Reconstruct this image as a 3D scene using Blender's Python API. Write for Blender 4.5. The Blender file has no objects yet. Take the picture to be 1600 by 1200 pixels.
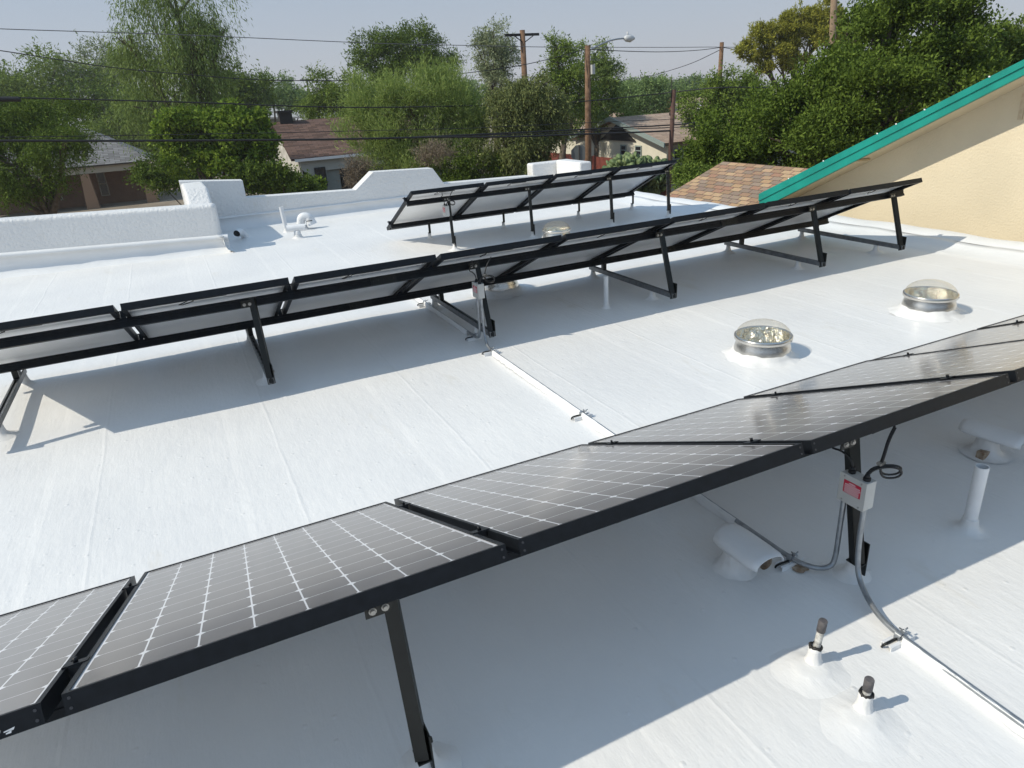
import bpy, bmesh, math, random
import numpy as np
from mathutils import Vector, Matrix, Euler
random.seed(7)
R_ = math.radians
scene = bpy.context.scene
COL = scene.collection

# ------------------------------------------------------------------ camera
F_PX = 1089.04
CAM = np.array([0.0, 0.0, 1.8902])
RC = np.array([[0.89792153, -0.21906577, 0.3817684],
               [-0.4359943, -0.32368703, 0.83972357],
               [-0.06038121, -0.92045472, -0.38615698]])
cd = bpy.data.cameras.new("camera"); cam = bpy.data.objects.new("camera", cd); COL.objects.link(cam)
cd.sensor_fit = 'HORIZONTAL'; cd.sensor_width = 36.0; cd.lens = 36.0 * F_PX / 1600.0
cd.clip_start = 0.05; cd.clip_end = 2000.0
m = Matrix.Identity(4)
for i in range(3):
    m[i][0] = RC[i][0]; m[i][1] = -RC[i][1]; m[i][2] = -RC[i][2]; m[i][3] = CAM[i]
cam.matrix_world = m
scene.camera = cam

# ------------------------------------------------------------------ sun and sky
SUN = Vector((-1.12, 0.13, 1.0)).normalized()
el = math.asin(SUN.z); az = math.atan2(SUN.x, SUN.y)
w = bpy.data.worlds.new("World"); scene.world = w; w.use_nodes = True
nt = w.node_tree; nt.nodes.clear()
sky = nt.nodes.new('ShaderNodeTexSky'); sky.sky_type = 'NISHITA'; sky.sun_disc = False
sky.sun_elevation = el; sky.sun_rotation = az
sky.altitude = 700; sky.air_density = 1.0; sky.dust_density = 2.0; sky.ozone_density = 2.5
hsv = nt.nodes.new('ShaderNodeHueSaturation'); hsv.inputs['Saturation'].default_value = 0.75
hsv.inputs['Value'].default_value = 1.0
HAZE_D = 0.00055
HZ_STRENGTH = 0.10
bg = nt.nodes.new('ShaderNodeBackground'); bg.inputs['Strength'].default_value = HZ_STRENGTH
wo = nt.nodes.new('ShaderNodeOutputWorld')
nt.links.new(sky.outputs[0], hsv.inputs['Color'])
tcw = nt.nodes.new('ShaderNodeTexCoord'); sxw = nt.nodes.new('ShaderNodeSeparateXYZ'); nt.links.new(tcw.outputs['Generated'], sxw.inputs[0])
hz_r = nt.nodes.new('ShaderNodeValToRGB'); hz_r.color_ramp.elements[0].position = 0.0; hz_r.color_ramp.elements[1].position = .60
hz_r.color_ramp.elements[0].color = (.555, .565, .615, 1); hz_r.color_ramp.elements[1].color = (.33, .50, .72, 1)
e_ = hz_r.color_ramp.elements.new(.17); e_.color = (.385, .48, .60, 1)
nt.links.new(sxw.outputs['Z'], hz_r.inputs['Fac'])
hz_s = nt.nodes.new('ShaderNodeVectorMath'); hz_s.operation = 'SCALE'; hz_s.inputs['Scale'].default_value = 1 / HZ_STRENGTH
nt.links.new(hz_r.outputs['Color'], hz_s.inputs[0])
hz_m = nt.nodes.new('ShaderNodeMix'); hz_m.data_type = 'RGBA'; hz_m.inputs['Factor'].default_value = 0.8
nt.links.new(hsv.outputs[0], hz_m.inputs['A']); nt.links.new(hz_s.outputs[0], hz_m.inputs['B']); nt.links.new(hz_m.outputs['Result'], bg.inputs['Color'])
nt.links.new(bg.outputs[0], wo.inputs['Surface'])
sd = bpy.data.lights.new("sun", 'SUN'); sd.energy = 3.7; sd.angle = R_(0.53); sd.color = (1.0, 0.935, 0.80)
so = bpy.data.objects.new("sun", sd); COL.objects.link(so)
so.rotation_euler = SUN.to_track_quat('Z', 'Y').to_euler(); so.location = (-20, 2, 20)
scene.view_settings.view_transform = 'Standard'; scene.view_settings.look = 'None'
scene.view_settings.exposure = 0.06; scene.view_settings.gamma = 1.0
scene.cycles.max_bounces = 8; scene.cycles.transparent_max_bounces = 12

# ------------------------------------------------------------------ picture -> world helpers (all metres)
def ray(p): return RC @ np.array([p[0] - 800.0, p[1] - 600.0, F_PX])
def on_z(p, z=0.0): v = ray(p); return Vector(CAM + v * (z - CAM[2]) / v[2])
def on_y(p, y): v = ray(p); return Vector(CAM + v * y / v[1])
def on_x(p, x): v = ray(p); return Vector(CAM + v * x / v[0])
FW = np.array([0.4139, 0.9103, 0.0])
def at(px, py, d): v = ray((px, py)); return Vector(CAM + v * d / (v @ FW))
GZ = -4.2

# ------------------------------------------------------------------ object helpers
def world_loc(o):
    l = Vector((0, 0, 0))
    while o is not None:
        l += o.location; o = o.parent
    return l
class MB:
    def __init__(s): s.v = []; s.f = []; s.mi = []; s.sm = []
    def add(s, vs, fs, mi=0, smooth=False):
        b = len(s.v); s.v += [tuple(v) for v in vs]; s.f += [[b + i for i in f] for f in fs]
        s.mi += [mi] * len(fs); s.sm += [smooth] * len(fs); return s
    def box(s, a, b, M=None, mi=0):
        x0, y0, z0 = a; x1, y1, z1 = b
        vs = [Vector(p) for p in ((x0,y0,z0),(x1,y0,z0),(x1,y1,z0),(x0,y1,z0),(x0,y0,z1),(x1,y0,z1),(x1,y1,z1),(x0,y1,z1))]
        if M is not None: vs = [M @ v for v in vs]
        return s.add(vs, [(0,3,2,1),(4,5,6,7),(0,1,5,4),(1,2,6,5),(2,3,7,6),(3,0,4,7)], mi)
    def bar(s, p, q, w, h, up=(0, 0, 1), mi=0):
        p, q = Vector(p), Vector(q); z = (q - p); L = z.length; z.normalize()
        x = Vector(up).cross(z)
        if x.length < 1e-4: x = Vector((1, 0, 0)).cross(z)
        x.normalize(); y = z.cross(x)
        M = Matrix((x, y, z)).transposed().to_4x4(); M.translation = p
        return s.box((-w/2, -h/2, 0), (w/2, h/2, L), M, mi)
    def channel(s, p, q, w, h, open_dir, t=0.004, mi=0):
        """C strut from p to q, open towards open_dir"""
        p, q = Vector(p), Vector(q); z = (q - p); L = z.length; z.normalize()
        o = Vector(open_dir); o = (o - z * o.dot(z)).normalized(); x = o.cross(z)
        M = Matrix((x, o, z)).transposed().to_4x4(); M.translation = p
        s.box((-w/2, -h/2, 0), (w/2, -h/2 + t, L), M, mi)
        s.box((-w/2, -h/2 + t, 0), (-w/2 + t, h/2, L), M, mi)
        s.box((w/2 - t, -h/2 + t, 0), (w/2, h/2, L), M, mi)
        s.box((-w/2 + t, h/2 - t, 0), (-w/2 + t + w*0.2, h/2, L), M, mi)
        s.box((w/2 - t - w*0.2, h/2 - t, 0), (w/2 - t, h/2, L), M, mi)
        return s
    def tube(s, pts, r, n=10, caps=True, mi=0, wob=0.0):
        pts = [Vector(p) for p in pts]; N = len(pts)
        rs = r if isinstance(r, (list, tuple)) else [r] * N
        b = len(s.v); prev = None
        for i, p in enumerate(pts):
            t = (pts[min(i+1, N-1)] - pts[max(i-1, 0)]).normalized()
            if prev is None:
                x = t.cross(Vector((0, 0, 1)))
                if x.length < 0.05: x = t.cross(Vector((1, 0, 0)))
            else: x = prev - t * prev.dot(t)
            x.normalize(); prev = x; y = t.cross(x)
            for k in range(n):
                a = 2 * math.pi * k / n; rr = rs[i] * (1 + wob * (random.random() - .5))
                s.v.append(tuple(p + (x * math.cos(a) + y * math.sin(a)) * rr))
        for i in range(N - 1):
            for k in range(n):
                k2 = (k + 1) % n
                s.f.append([b+i*n+k, b+i*n+k2, b+(i+1)*n+k2, b+(i+1)*n+k]); s.mi.append(mi); s.sm.append(True)
        if caps:
            s.f.append([b + k for k in range(n)][::-1]); s.mi.append(mi); s.sm.append(False)
            s.f.append([b + (N-1)*n + k for k in range(n)]); s.mi.append(mi); s.sm.append(False)
        return s
    def lathe(s, c, prof, n=32, mi=0, wob=0.0, smooth=True, wz=0.0):
        """prof: list of (r, z)"""
        c = Vector(c); b = len(s.v)
        ph = [random.random() * 6.28 for _ in range(4)]
        for i, (r, z) in enumerate(prof):
            for k in range(n):
                a = 2 * math.pi * k / n
                q = 1 + wob * (0.6*math.sin(2*a + ph[0]) + 0.5*math.sin(3*a + ph[1] + i*.4) + 0.4*math.sin(7*a + ph[2] + i*.8) + 0.3*math.sin(11*a+ph[3]))
                dz = wz * (math.sin(4*a + ph[1]) + .7*math.sin(9*a + ph[2]) + .5*math.sin(17*a + ph[3]))
                s.v.append((c.x + r*q*math.cos(a), c.y + r*q*math.sin(a), c.z + z + dz))
        for i in range(len(prof) - 1):
            for k in range(n):
                k2 = (k + 1) % n
                s.f.append([b+i*n+k, b+i*n+k2, b+(i+1)*n+k2, b+(i+1)*n+k]); s.mi.append(mi); s.sm.append(smooth)
        return s
    def disc(s, c, r, n=32, mi=0):
        c = Vector(c)
        return s.add([c + Vector((r*math.cos(2*math.pi*k/n), r*math.sin(2*math.pi*k/n), 0)) for k in range(n)], [list(range(n))], mi)
    def prism(s, poly, M0, depth, mi=0):
        """poly: 2D outline (a,b); M0 maps (a, b, 0) to world; extruded along local z by depth"""
        n = len(poly)
        vs = [M0 @ Vector((a, b_, 0)) for a, b_ in poly] + [M0 @ Vector((a, b_, depth)) for a, b_ in poly]
        fs = [list(range(n))[::-1], [n + i for i in range(n)]] + [[i, (i+1) % n, n + (i+1) % n, n + i] for i in range(n)]
        return s.add(vs, fs, mi)
    def build(s, name, mats, parent=None, loc=None, bevel=0.0, seg=2):
        if not isinstance(mats, (list, tuple)): mats = [mats]
        me = bpy.data.meshes.new(name)
        org = world_loc(parent) if parent is not None else Vector(loc if loc is not None else (0, 0, 0))
        me.from_pydata([(v[0]-org.x, v[1]-org.y, v[2]-org.z) for v in s.v], [], s.f)
        for mt in mats: me.materials.append(mt)
        me.polygons.foreach_set('material_index', s.mi)
        me.polygons.foreach_set('use_smooth', s.sm)
        me.update()
        bm = bmesh.new(); bm.from_mesh(me); bmesh.ops.recalc_face_normals(bm, faces=bm.faces); bm.to_mesh(me); bm.free()
        o = bpy.data.objects.new(name, me); COL.objects.link(o)
        if parent is not None: o.parent = parent
        else: o.location = org
        if bevel > 0:
            md = o.modifiers.new('bevel', 'BEVEL'); md.width = bevel; md.segments = seg; md.limit_method = 'ANGLE'; md.angle_limit = R_(40)
        return o
def tag(o, label=None, cat=None, group=None, kind=None):
    if label: o['label'] = label
    if cat: o['category'] = cat
    if group: o['group'] = group
    if kind: o['kind'] = kind
    return o
def thing(name, loc, label, cat, group=None):
    o = bpy.data.objects.new(name, None); COL.objects.link(o); o.location = loc; o.empty_display_size = 0.1
    return tag(o, label, cat, group)

# ------------------------------------------------------------------ materials
def mat(name, base, rough=0.6, metal=0.0, spec=0.5, var=0.0, vscale=8.0, bump=0.0, bscale=40.0, coat=0.0, detail=4.0, base2=None):
    M = bpy.data.materials.new(name); M.use_nodes = True; n = M.node_tree.nodes; l = M.node_tree.links
    b = n['Principled BSDF']; b.inputs['Base Color'].default_value = (*base, 1); b.inputs['Roughness'].default_value = rough
    b.inputs['Metallic'].default_value = metal; b.inputs['Specular IOR Level'].default_value = spec
    b.inputs['Coat Weight'].default_value = coat
    tc = n.new('ShaderNodeTexCoord')
    if var > 0 or base2:
        nz = n.new('ShaderNodeTexNoise'); nz.inputs['Scale'].default_value = vscale; nz.inputs['Detail'].default_value = detail
        l.new(tc.outputs['Object'], nz.inputs['Vector'])
        rp = n.new('ShaderNodeValToRGB'); rp.color_ramp.elements[0].position = 0.32; rp.color_ramp.elements[1].position = 0.68
        c2 = base2 if base2 else tuple(min(1, c * (1 + var)) for c in base)
        c1 = base if base2 else tuple(c * (1 - var) for c in base)
        rp.color_ramp.elements[0].color = (*c1, 1); rp.color_ramp.elements[1].color = (*c2, 1)
        l.new(nz.outputs['Fac'], rp.inputs['Fac']); l.new(rp.outputs['Color'], b.inputs['Base Color'])
    if bump > 0:
        nb = n.new('ShaderNodeTexNoise'); nb.inputs['Scale'].default_value = bscale; nb.inputs['Detail'].default_value = 5
        l.new(tc.outputs['Object'], nb.inputs['Vector'])
        bp = n.new('ShaderNodeBump'); bp.inputs['Strength'].default_value = 1.0; bp.inputs['Distance'].default_value = bump
        l.new(nb.outputs['Fac'], bp.inputs['Height']); l.new(bp.outputs['Normal'], b.inputs['Normal'])
    return M

def roof_material(name, deck=True):
    M = bpy.data.materials.new(name); M.use_nodes = True; n = M.node_tree.nodes; l = M.node_tree.links
    b = n['Principled BSDF']; b.inputs['Roughness'].default_value = 0.42; b.inputs['Specular IOR Level'].default_value = 0.35
    geo = n.new('ShaderNodeNewGeometry')
    def mp(sx, sy, sz=1.0):
        q = n.new('ShaderNodeMapping'); q.inputs['Scale'].default_value = (sx, sy, sz); l.new(geo.outputs['Position'], q.inputs['Vector']); return q
    def noise(mpn, sc, det=4, rough=0.55):
        q = n.new('ShaderNodeTexNoise'); q.inputs['Scale'].default_value = sc; q.inputs['Detail'].default_value = det
        q.inputs['Roughness'].default_value = rough; l.new(mpn.outputs[0], q.inputs['Vector']); return q
    def math_(op, a, b_=None, c=None):
        q = n.new('ShaderNodeMath'); q.operation = op
        for i, s_ in enumerate((a, b_, c)):
            if s_ is None: continue
            if isinstance(s_, (int, float)): q.inputs[i].default_value = s_
            else: l.new(s_, q.inputs[i])
        return q.outputs[0]
    # colour: soft patches, faint warm stains, sparse dark specks
    n1 = noise(mp(1, 1), 0.9, 5); r1 = n.new('ShaderNodeValToRGB')
    r1.color_ramp.elements[0].position = .35; r1.color_ramp.elements[0].color = (.72, .715, .705, 1)
    r1.color_ramp.elements[1].position = .66; r1.color_ramp.elements[1].color = (.785, .775, .755, 1)
    l.new(n1.outputs['Fac'], r1.inputs['Fac'])
    n2 = noise(mp(1.6, .5), 2.3, 8, .7); r2 = n.new('ShaderNodeValToRGB')
    r2.color_ramp.elements[0].position = .60; r2.color_ramp.elements[0].color = (0, 0, 0, 1)
    r2.color_ramp.elements[1].position = .80; r2.color_ramp.elements[1].color = (1, 1, 1, 1)
    l.new(n2.outputs['Fac'], r2.inputs['Fac'])
    mx = n.new('ShaderNodeMix'); mx.data_type = 'RGBA'; mx.inputs['B'].default_value = (.64, .60, .52, 1)
    l.new(math_('MULTIPLY', r2.outputs['Color'], .75), mx.inputs['Factor']); l.new(r1.outputs['Color'], mx.inputs['A'])
    vo = n.new('ShaderNodeTexVoronoi'); vo.inputs['Scale'].default_value = 2.1; l.new(mp(1, 1).outputs[0], vo.inputs['Vector'])
    sp = math_('LESS_THAN', vo.outputs['Distance'], .016)
    mx2 = n.new('ShaderNodeMix'); mx2.data_type = 'RGBA'; mx2.inputs['B'].default_value = (.16, .13, .10, 1)
    l.new(math_('MULTIPLY', sp, .75), mx2.inputs['Factor']); l.new(mx.outputs['Result'], mx2.inputs['A'])
    l.new(mx2.outputs['Result'], b.inputs['Base Color'])
    # bump
    st = noise(mp(9, 1.1), 4.0, 5, .6)          # roller strokes along y
    st2 = noise(mp(2.0, 26), 1.2, 4, .6)        # faint strokes across
    fine = noise(mp(1, 1), 55, 4, .65)
    pim = n.new('ShaderNodeTexVoronoi'); pim.inputs['Scale'].default_value = 11; l.new(mp(1, 1).outputs[0], pim.inputs['Vector'])
    pm = math_('MAXIMUM', math_('SUBTRACT', .13, pim.outputs['Distance']), 0)
    h = math_('MULTIPLY', st.outputs['Fac'], .0019)
    h = math_('ADD', h, math_('MULTIPLY', st2.outputs['Fac'], .0012 if deck else .0006))
    h = math_('ADD', h, math_('MULTIPLY', fine.outputs['Fac'], .0007 if deck else .0))
    med = noise(mp(1.0, .55), 13, 4, .6); h = math_('ADD', h, math_('MULTIPLY', med.outputs['Fac'], .0048))
    h = math_('ADD', h, math_('MULTIPLY', pm, .02))
    if not deck:
        rc = noise(mp(1, 1), 24, 3, .55); h = math_('ADD', h, math_('MULTIPLY', rc.outputs['Fac'], .020))
    if deck:  # overlapping roofing sheets: a step every 0.98 m along x, with a wavering edge, plus a cross lap
        sx = n.new('ShaderNodeSeparateXYZ'); l.new(geo.outputs['Position'], sx.inputs[0])
        wv = noise(mp(.3, 1.2), 1.6, 5)
        xx = math_('ADD', sx.outputs['X'], math_('MULTIPLY', wv.outputs['Fac'], .03))
        fr = math_('FRACT', math_('MULTIPLY', xx, 1 / .98))
        ri = math_('SMOOTH_MIN', math_('MULTIPLY', fr, 22), math_('MULTIPLY', math_('SUBTRACT', 1, fr), 1.6), .3)
        h = math_('ADD', h, math_('MULTIPLY', math_('MINIMUM', ri, 1), .0026))
        fr2 = math_('FRACT', math_('MULTIPLY', math_('ADD', xx, .21), 1 / .98))
        l2 = math_('MAXIMUM', math_('SUBTRACT', 1, math_('MULTIPLY', math_('ABSOLUTE', math_('SUBTRACT', fr2, .5)), 70)), 0)
        h = math_('ADD', h, math_('MULTIPLY', l2, .0014))
    bp = n.new('ShaderNodeBump'); bp.inputs['Distance'].default_value = 1.0; bp.inputs['Strength'].default_value = 0.9
    l.new(h, bp.inputs['Height']); l.new(bp.outputs['Normal'], b.inputs['Normal'])
    return M

def shingle_material(name, cols, along='X', course=0.14, tab=0.30):
    M = bpy.data.materials.new(name); M.use_nodes = True; n = M.node_tree.nodes; l = M.node_tree.links
    b = n['Principled BSDF']; b.inputs['Roughness'].default_value = 0.9; b.inputs['Specular IOR Level'].default_value = .2
    uv = n.new('ShaderNodeUVMap')
    br = n.new('ShaderNodeTexBrick'); br.inputs['Scale'].default_value = 1.0
    br.inputs['Brick Width'].default_value = tab; br.inputs['Row Height'].default_value = course
    br.inputs['Mortar Size'].default_value = course * .055; br.inputs['Mortar Smooth'].default_value = .1
    br.inputs['Color1'].default_value = (0, 0, 0, 1); br.inputs['Color2'].default_value = (1, 1, 1, 1); br.inputs['Mortar'].default_value = (.5, .5, .5, 1)
    l.new(uv.outputs[0], br.inputs['Vector'])
    rp = n.new('ShaderNodeValToRGB'); rp.color_ramp.interpolation = 'CONSTANT'
    while len(rp.color_ramp.elements) < len(cols): rp.color_ramp.elements.new(.5)
    for i, c in enumerate(cols):
        rp.color_ramp.elements[i].position = i / len(cols); rp.color_ramp.elements[i].color = (*c, 1)
    l.new(br.outputs['Color'], rp.inputs['Fac'])
    mx = n.new('ShaderNodeMix'); mx.data_type = 'RGBA'; mx.blend_type = 'MULTIPLY'
    mx.inputs['B'].default_value = (.45, .42, .40, 1); l.new(br.outputs['Fac'], mx.inputs['Factor']); l.new(rp.outputs['Color'], mx.inputs['A'])
    nz = n.new('ShaderNodeTexNoise'); nz.inputs['Scale'].default_value = 60; l.new(uv.outputs[0], nz.inputs['Vector'])
    mx3 = n.new('ShaderNodeMix'); mx3.data_type = 'RGBA'; mx3.blend_type = 'OVERLAY'; mx3.inputs['Factor'].default_value = .5
    l.new(mx.outputs['Result'], mx3.inputs['A']); l.new(nz.outputs['Color'], mx3.inputs['B'])
    hs = n.new('ShaderNodeHueSaturation'); hs.inputs['Saturation'].default_value = .92
    l.new(mx3.outputs['Result'], hs.inputs['Color']); l.new(hs.outputs[0], b.inputs['Base Color'])
    bp = n.new('ShaderNodeBump'); bp.inputs['Distance'].default_value = .006; bp.invert = True
    l.new(br.outputs['Fac'], bp.inputs['Height']); l.new(bp.outputs['Normal'], b.inputs['Normal'])
    return M

def cell_material():
    """8 x 12 pseudo-square cells; object coords: x across (m), y down the slope (m)"""
    M = bpy.data.materials.new('solar cells under glass'); M.use_nodes = True; n = M.node_tree.nodes; l = M.node_tree.links
    b = n['Principled BSDF']
    tc = n.new('ShaderNodeTexCoord'); sp = n.new('ShaderNodeSeparateXYZ'); l.new(tc.outputs['Object'], sp.inputs[0])
    def mt(op, a, b_=None):
        q = n.new('ShaderNodeMath'); q.operation = op
        for i, s_ in enumerate((a, b_)):
            if s_ is None: continue
            if isinstance(s_, (int, float)): q.inputs[i].default_value = s_
            else: l.new(s_, q.inputs[i])
        return q.outputs[0]
    P_ = .1262
    def dist(sock, off):  # distance to nearest cell boundary
        a = mt('MODULO', mt('ADD', sock, -off + P_ * 20.5), P_)
        return mt('ABSOLUTE', mt('SUBTRACT', a, P_ / 2))
    dx = dist(sp.outputs['X'], .0182); dy = dist(mt('MULTIPLY', sp.outputs['Y'], -1), .0223)
    lx = mt('LESS_THAN', dx, .0022); ly = mt('LESS_THAN', dy, .0013)
    di = mt('LESS_THAN', mt('ADD', dx, dy), .0145)
    line = mt('MAXIMUM', mt('MAXIMUM', lx, ly), di)
    # margin outside the field of cells
    ex = mt('GREATER_THAN', mt('ABSOLUTE', mt('SUBTRACT', sp.outputs['X'], .523)), .5048 + .001)
    ey = mt('GREATER_THAN', mt('ABSOLUTE', mt('ADD', sp.outputs['Y'], .7795)), .7572 + .001)
    mask = mt('MAXIMUM', line, mt('MAXIMUM', ex, ey))
    nz = n.new('ShaderNodeTexNoise'); nz.inputs['Scale'].default_value = 2.0; nz.inputs['Detail'].default_value = 3; l.new(tc.outputs['Object'], nz.inputs['Vector'])
    rp = n.new('ShaderNodeValToRGB'); rp.color_ramp.elements[0].color = (.034, .028, .028, 1); rp.color_ramp.elements[1].color = (.058, .048, .047, 1)
    l.new(nz.outputs['Fac'], rp.inputs['Fac'])
    # hair-thin contact fingers along the slope soften each cell
    mx = n.new('ShaderNodeMix'); mx.data_type = 'RGBA'; l.new(mask, mx.inputs['Factor']); l.new(rp.outputs['Color'], mx.inputs['A'])
    mx.inputs['B'].default_value = (.74, .74, .76, 1)
    l.new(mx.outputs['Result'], b.inputs['Base Color'])
    b.inputs['Roughness'].default_value = .45; b.inputs['Specular IOR Level'].default_value = .4
    b.inputs['Coat Weight'].default_value = 1.0; b.inputs['Coat Roughness'].default_value = .13; b.inputs['Coat IOR'].default_value = 1.48
    # dust film
    nd = n.new('ShaderNodeTexNoise'); nd.inputs['Scale'].default_value = 5; nd.inputs['Detail'].default_value = 6; l.new(tc.outputs['Object'], nd.inputs['Vector'])
    df = n.new('ShaderNodeBsdfDiffuse'); df.inputs['Color'].default_value = (.46, .41, .37, 1)
    ms = n.new('ShaderNodeMixShader'); l.new(mt('ADD', mt('MULTIPLY', nd.outputs['Fac'], .12), .035), ms.inputs[0])
    l.new(b.outputs[0], ms.inputs[1]); l.new(df.outputs[0], ms.inputs[2])
    l.new(ms.outputs[0], n['Material Output'].inputs['Surface'])
    return M

def clear_material(name, tint=(.90, .89, .86), gl=.06, add=0.0):
    M = bpy.data.materials.new(name); M.use_nodes = True; n = M.node_tree.nodes; l = M.node_tree.links
    n.remove(n['Principled BSDF'])
    t = n.new('ShaderNodeBsdfTransparent'); t.inputs['Color'].default_value = (*tint, 1)
    g = n.new('ShaderNodeBsdfGlossy'); g.inputs['Roughness'].default_value = .03; g.inputs['Color'].default_value = (1, 1, 1, 1)
    lw = n.new('ShaderNodeLayerWeight'); lw.inputs['Blend'].default_value = .3; pw = n.new('ShaderNodeMath'); pw.operation = 'POWER'; pw.inputs[1].default_value = 3.0; l.new(lw.outputs['Facing'], pw.inputs[0])
    fr = n.new('ShaderNodeMath'); fr.operation = 'MULTIPLY_ADD'; fr.inputs[1].default_value = .5; fr.inputs[2].default_value = .04; l.new(pw.outputs[0], fr.inputs[0])
    ms = n.new('ShaderNodeMixShader'); l.new(fr.outputs[0], ms.inputs[0]); l.new(t.outputs[0], ms.inputs[1]); l.new(g.outputs[0], ms.inputs[2])
    d = n.new('ShaderNodeBsdfDiffuse'); d.inputs['Color'].default_value = (.8, .78, .72, 1)
    m2 = n.new('ShaderNodeMixShader'); m2.inputs[0].default_value = gl + add; l.new(ms.outputs[0], m2.inputs[1]); l.new(d.outputs[0], m2.inputs[2])
    l.new(m2.outputs[0], n['Material Output'].inputs['Surface'])
    return M

def leaf_material(name, c1, c2, trans=.35):
    M = bpy.data.materials.new(name); M.use_nodes = True; n = M.node_tree.nodes; l = M.node_tree.links
    b = n['Principled BSDF']; b.inputs['Roughness'].default_value = .65; b.inputs['Specular IOR Level'].default_value = .1
    g = n.new('ShaderNodeNewGeometry'); rp = n.new('ShaderNodeValToRGB')
    rp.color_ramp.elements[0].color = (*c1, 1); rp.color_ramp.elements[1].color = (*c2, 1)
    l.new(g.outputs['Random Per Island'], rp.inputs['Fac']); l.new(rp.outputs['Color'], b.inputs['Base Color'])
    tr = n.new('ShaderNodeBsdfTranslucent'); l.new(rp.outputs['Color'], tr.inputs['Color'])
    ms = n.new('ShaderNodeMixShader'); ms.inputs[0].default_value = trans * .75
    l.new(b.outputs[0], ms.inputs[1]); l.new(tr.outputs[0], ms.inputs[2]); l.new(ms.outputs[0], n['Material Output'].inputs['Surface'])
    return M

M_ROOF = roof_material('white roof coating'); M_WALLW = roof_material('white coated stucco', deck=False)
M_KERB = mat('smooth white coated kerb', (.745, .75, .75), .45, var=.03, vscale=3, bump=.006, bscale=7)
M_COAT = mat('thick white coating', (.75, .755, .76), .55, bump=.004, bscale=22, var=.03)
M_CELL = cell_material()
M_ANOD = mat('black anodised aluminium', (.006, .0075, .010), .45, .0, spec=.25, var=.3, vscale=30)
M_ANODE = mat('worn aluminium edge', (.32, .32, .33), .35, .9)
M_STRUT = mat('black painted steel strut', (.007, .008, .0065), .45, .0, spec=.4, var=.35, vscale=18)
M_GALV = mat('galvanised steel', (.34, .36, .38), .42, .75, var=.18, vscale=25)
M_CHAN = mat('grey strut channel', (.17, .18, .19), .5, .5, var=.2, vscale=20)
M_BACK = mat('white panel backsheet', (.86, .87, .88), .5, var=.05, vscale=3)
M_BLACK = mat('black rubber', (.012, .012, .013), .5)
M_WIRE = mat('weathered black cable', (.015, .015, .017), .6)
M_SKYM = mat('spun aluminium', (.62, .60, .56), .26, .95, var=.10, vscale=9, bump=.002, bscale=14)
M_MIRR = mat('mirror film', (.85, .80, .66), .12, 1.0, bump=.09, bscale=11)
M_DOME = clear_material('clear acrylic dome', (.93, .91, .87), .07)
M_STEEL = mat('zinc bolt', (.36, .35, .33), .4, .9)
M_BOXM = mat('grey enclosure enamel', (.50, .50, .48), .5, .1, var=.05)
M_RED = mat('red warning label', (.50, .02, .05), .5)
M_TXT = mat('white print', (.8, .8, .8), .6)
M_PIPEG = mat('weathered dark pipe', (.05, .045, .05), .7, base2=(.13, .12, .12), vscale=35)
M_PIPEP = mat('patchy painted pipe', (.09, .085, .085), .7, base2=(.62, .61, .57), vscale=42, detail=2)
M_TAR = mat('black mastic', (.01, .009, .008), .5, bump=.01, bscale=50)
M_RUST = mat('rusty stain', (.22, .13, .07), .9, base2=(.45, .38, .30), vscale=40)
M_STUC = mat('tan stucco', (.66, .575, .42), .92, var=.05, vscale=1.3, bump=.007, bscale=42)
M_TEAL = mat('teal painted fascia', (.004, .235, .185), .38, var=.14, vscale=3)
M_DIRT = mat('dry ground', (.18, .14, .10), .95, base2=(.28, .23, .17), vscale=.5)
M_WOOD = mat('weathered brown pole', (.12, .065, .035), .9, base2=(.22, .13, .075), vscale=6, bump=.02, bscale=20)
M_DKPOLE = mat('dark reddish pole', (.06, .028, .02), .8, base2=(.10, .05, .035), vscale=5)
M_BARK = mat('bark', (.07, .05, .035), .95, base2=(.14, .11, .08), vscale=7, bump=.03, bscale=15)
M_GLASS = mat('dark window glass', (.02, .022, .025), .08, spec=.8)
M_DARK = mat('dark trim', (.018, .016, .014), .7)

# ------------------------------------------------------------------ ground
b = MB(); b.add([(-255, -55, GZ), (315, -55, GZ), (315, 355, GZ), (-255, 355, GZ)], [(0, 1, 2, 3)])
tag(b.build('ground', M_DIRT), 'dry bare ground between the houses', 'ground', kind='structure')

# ------------------------------------------------------------------ our flat-roofed building
bld = thing('flat_roofed_building', (2, 5, GZ), 'flat roofed building with a white coated roof under the solar rows', 'building')
def parapet_pt(t):  # inner foot of the left parapet
    return (-2.31 + t * 2.85, 11.45 - t * .42)
X0, X1, Y0, Y1 = -9.0, 7.42, -4.0, 13.9
nx, ny = 300, 310
xs = np.linspace(X0, X1, nx); ys = np.linspace(Y0, Y1, ny)
XX, YY = np.meshgrid(xs, ys)
rs = np.random.RandomState(3); ZZ = np.zeros_like(XX)
for k in range(26):
    a = rs.uniform(0, 6.28); wl = rs.uniform(.5, 3.0); kk = 2 * math.pi / wl
    ZZ += .0011 * wl * .55 * np.sin(kk * (XX * math.cos(a) + YY * math.sin(a)) + rs.uniform(0, 6.28))
ZZ += -.008
def rz_(y):
    t = np.clip((np.asarray(y, float) - 6.6) / 2.6, 0, 1); return -.1 * t * t * (3 - 2 * t)
ZZ += rz_(YY); ZZ[:, -1] = rz_(ys)
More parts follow.
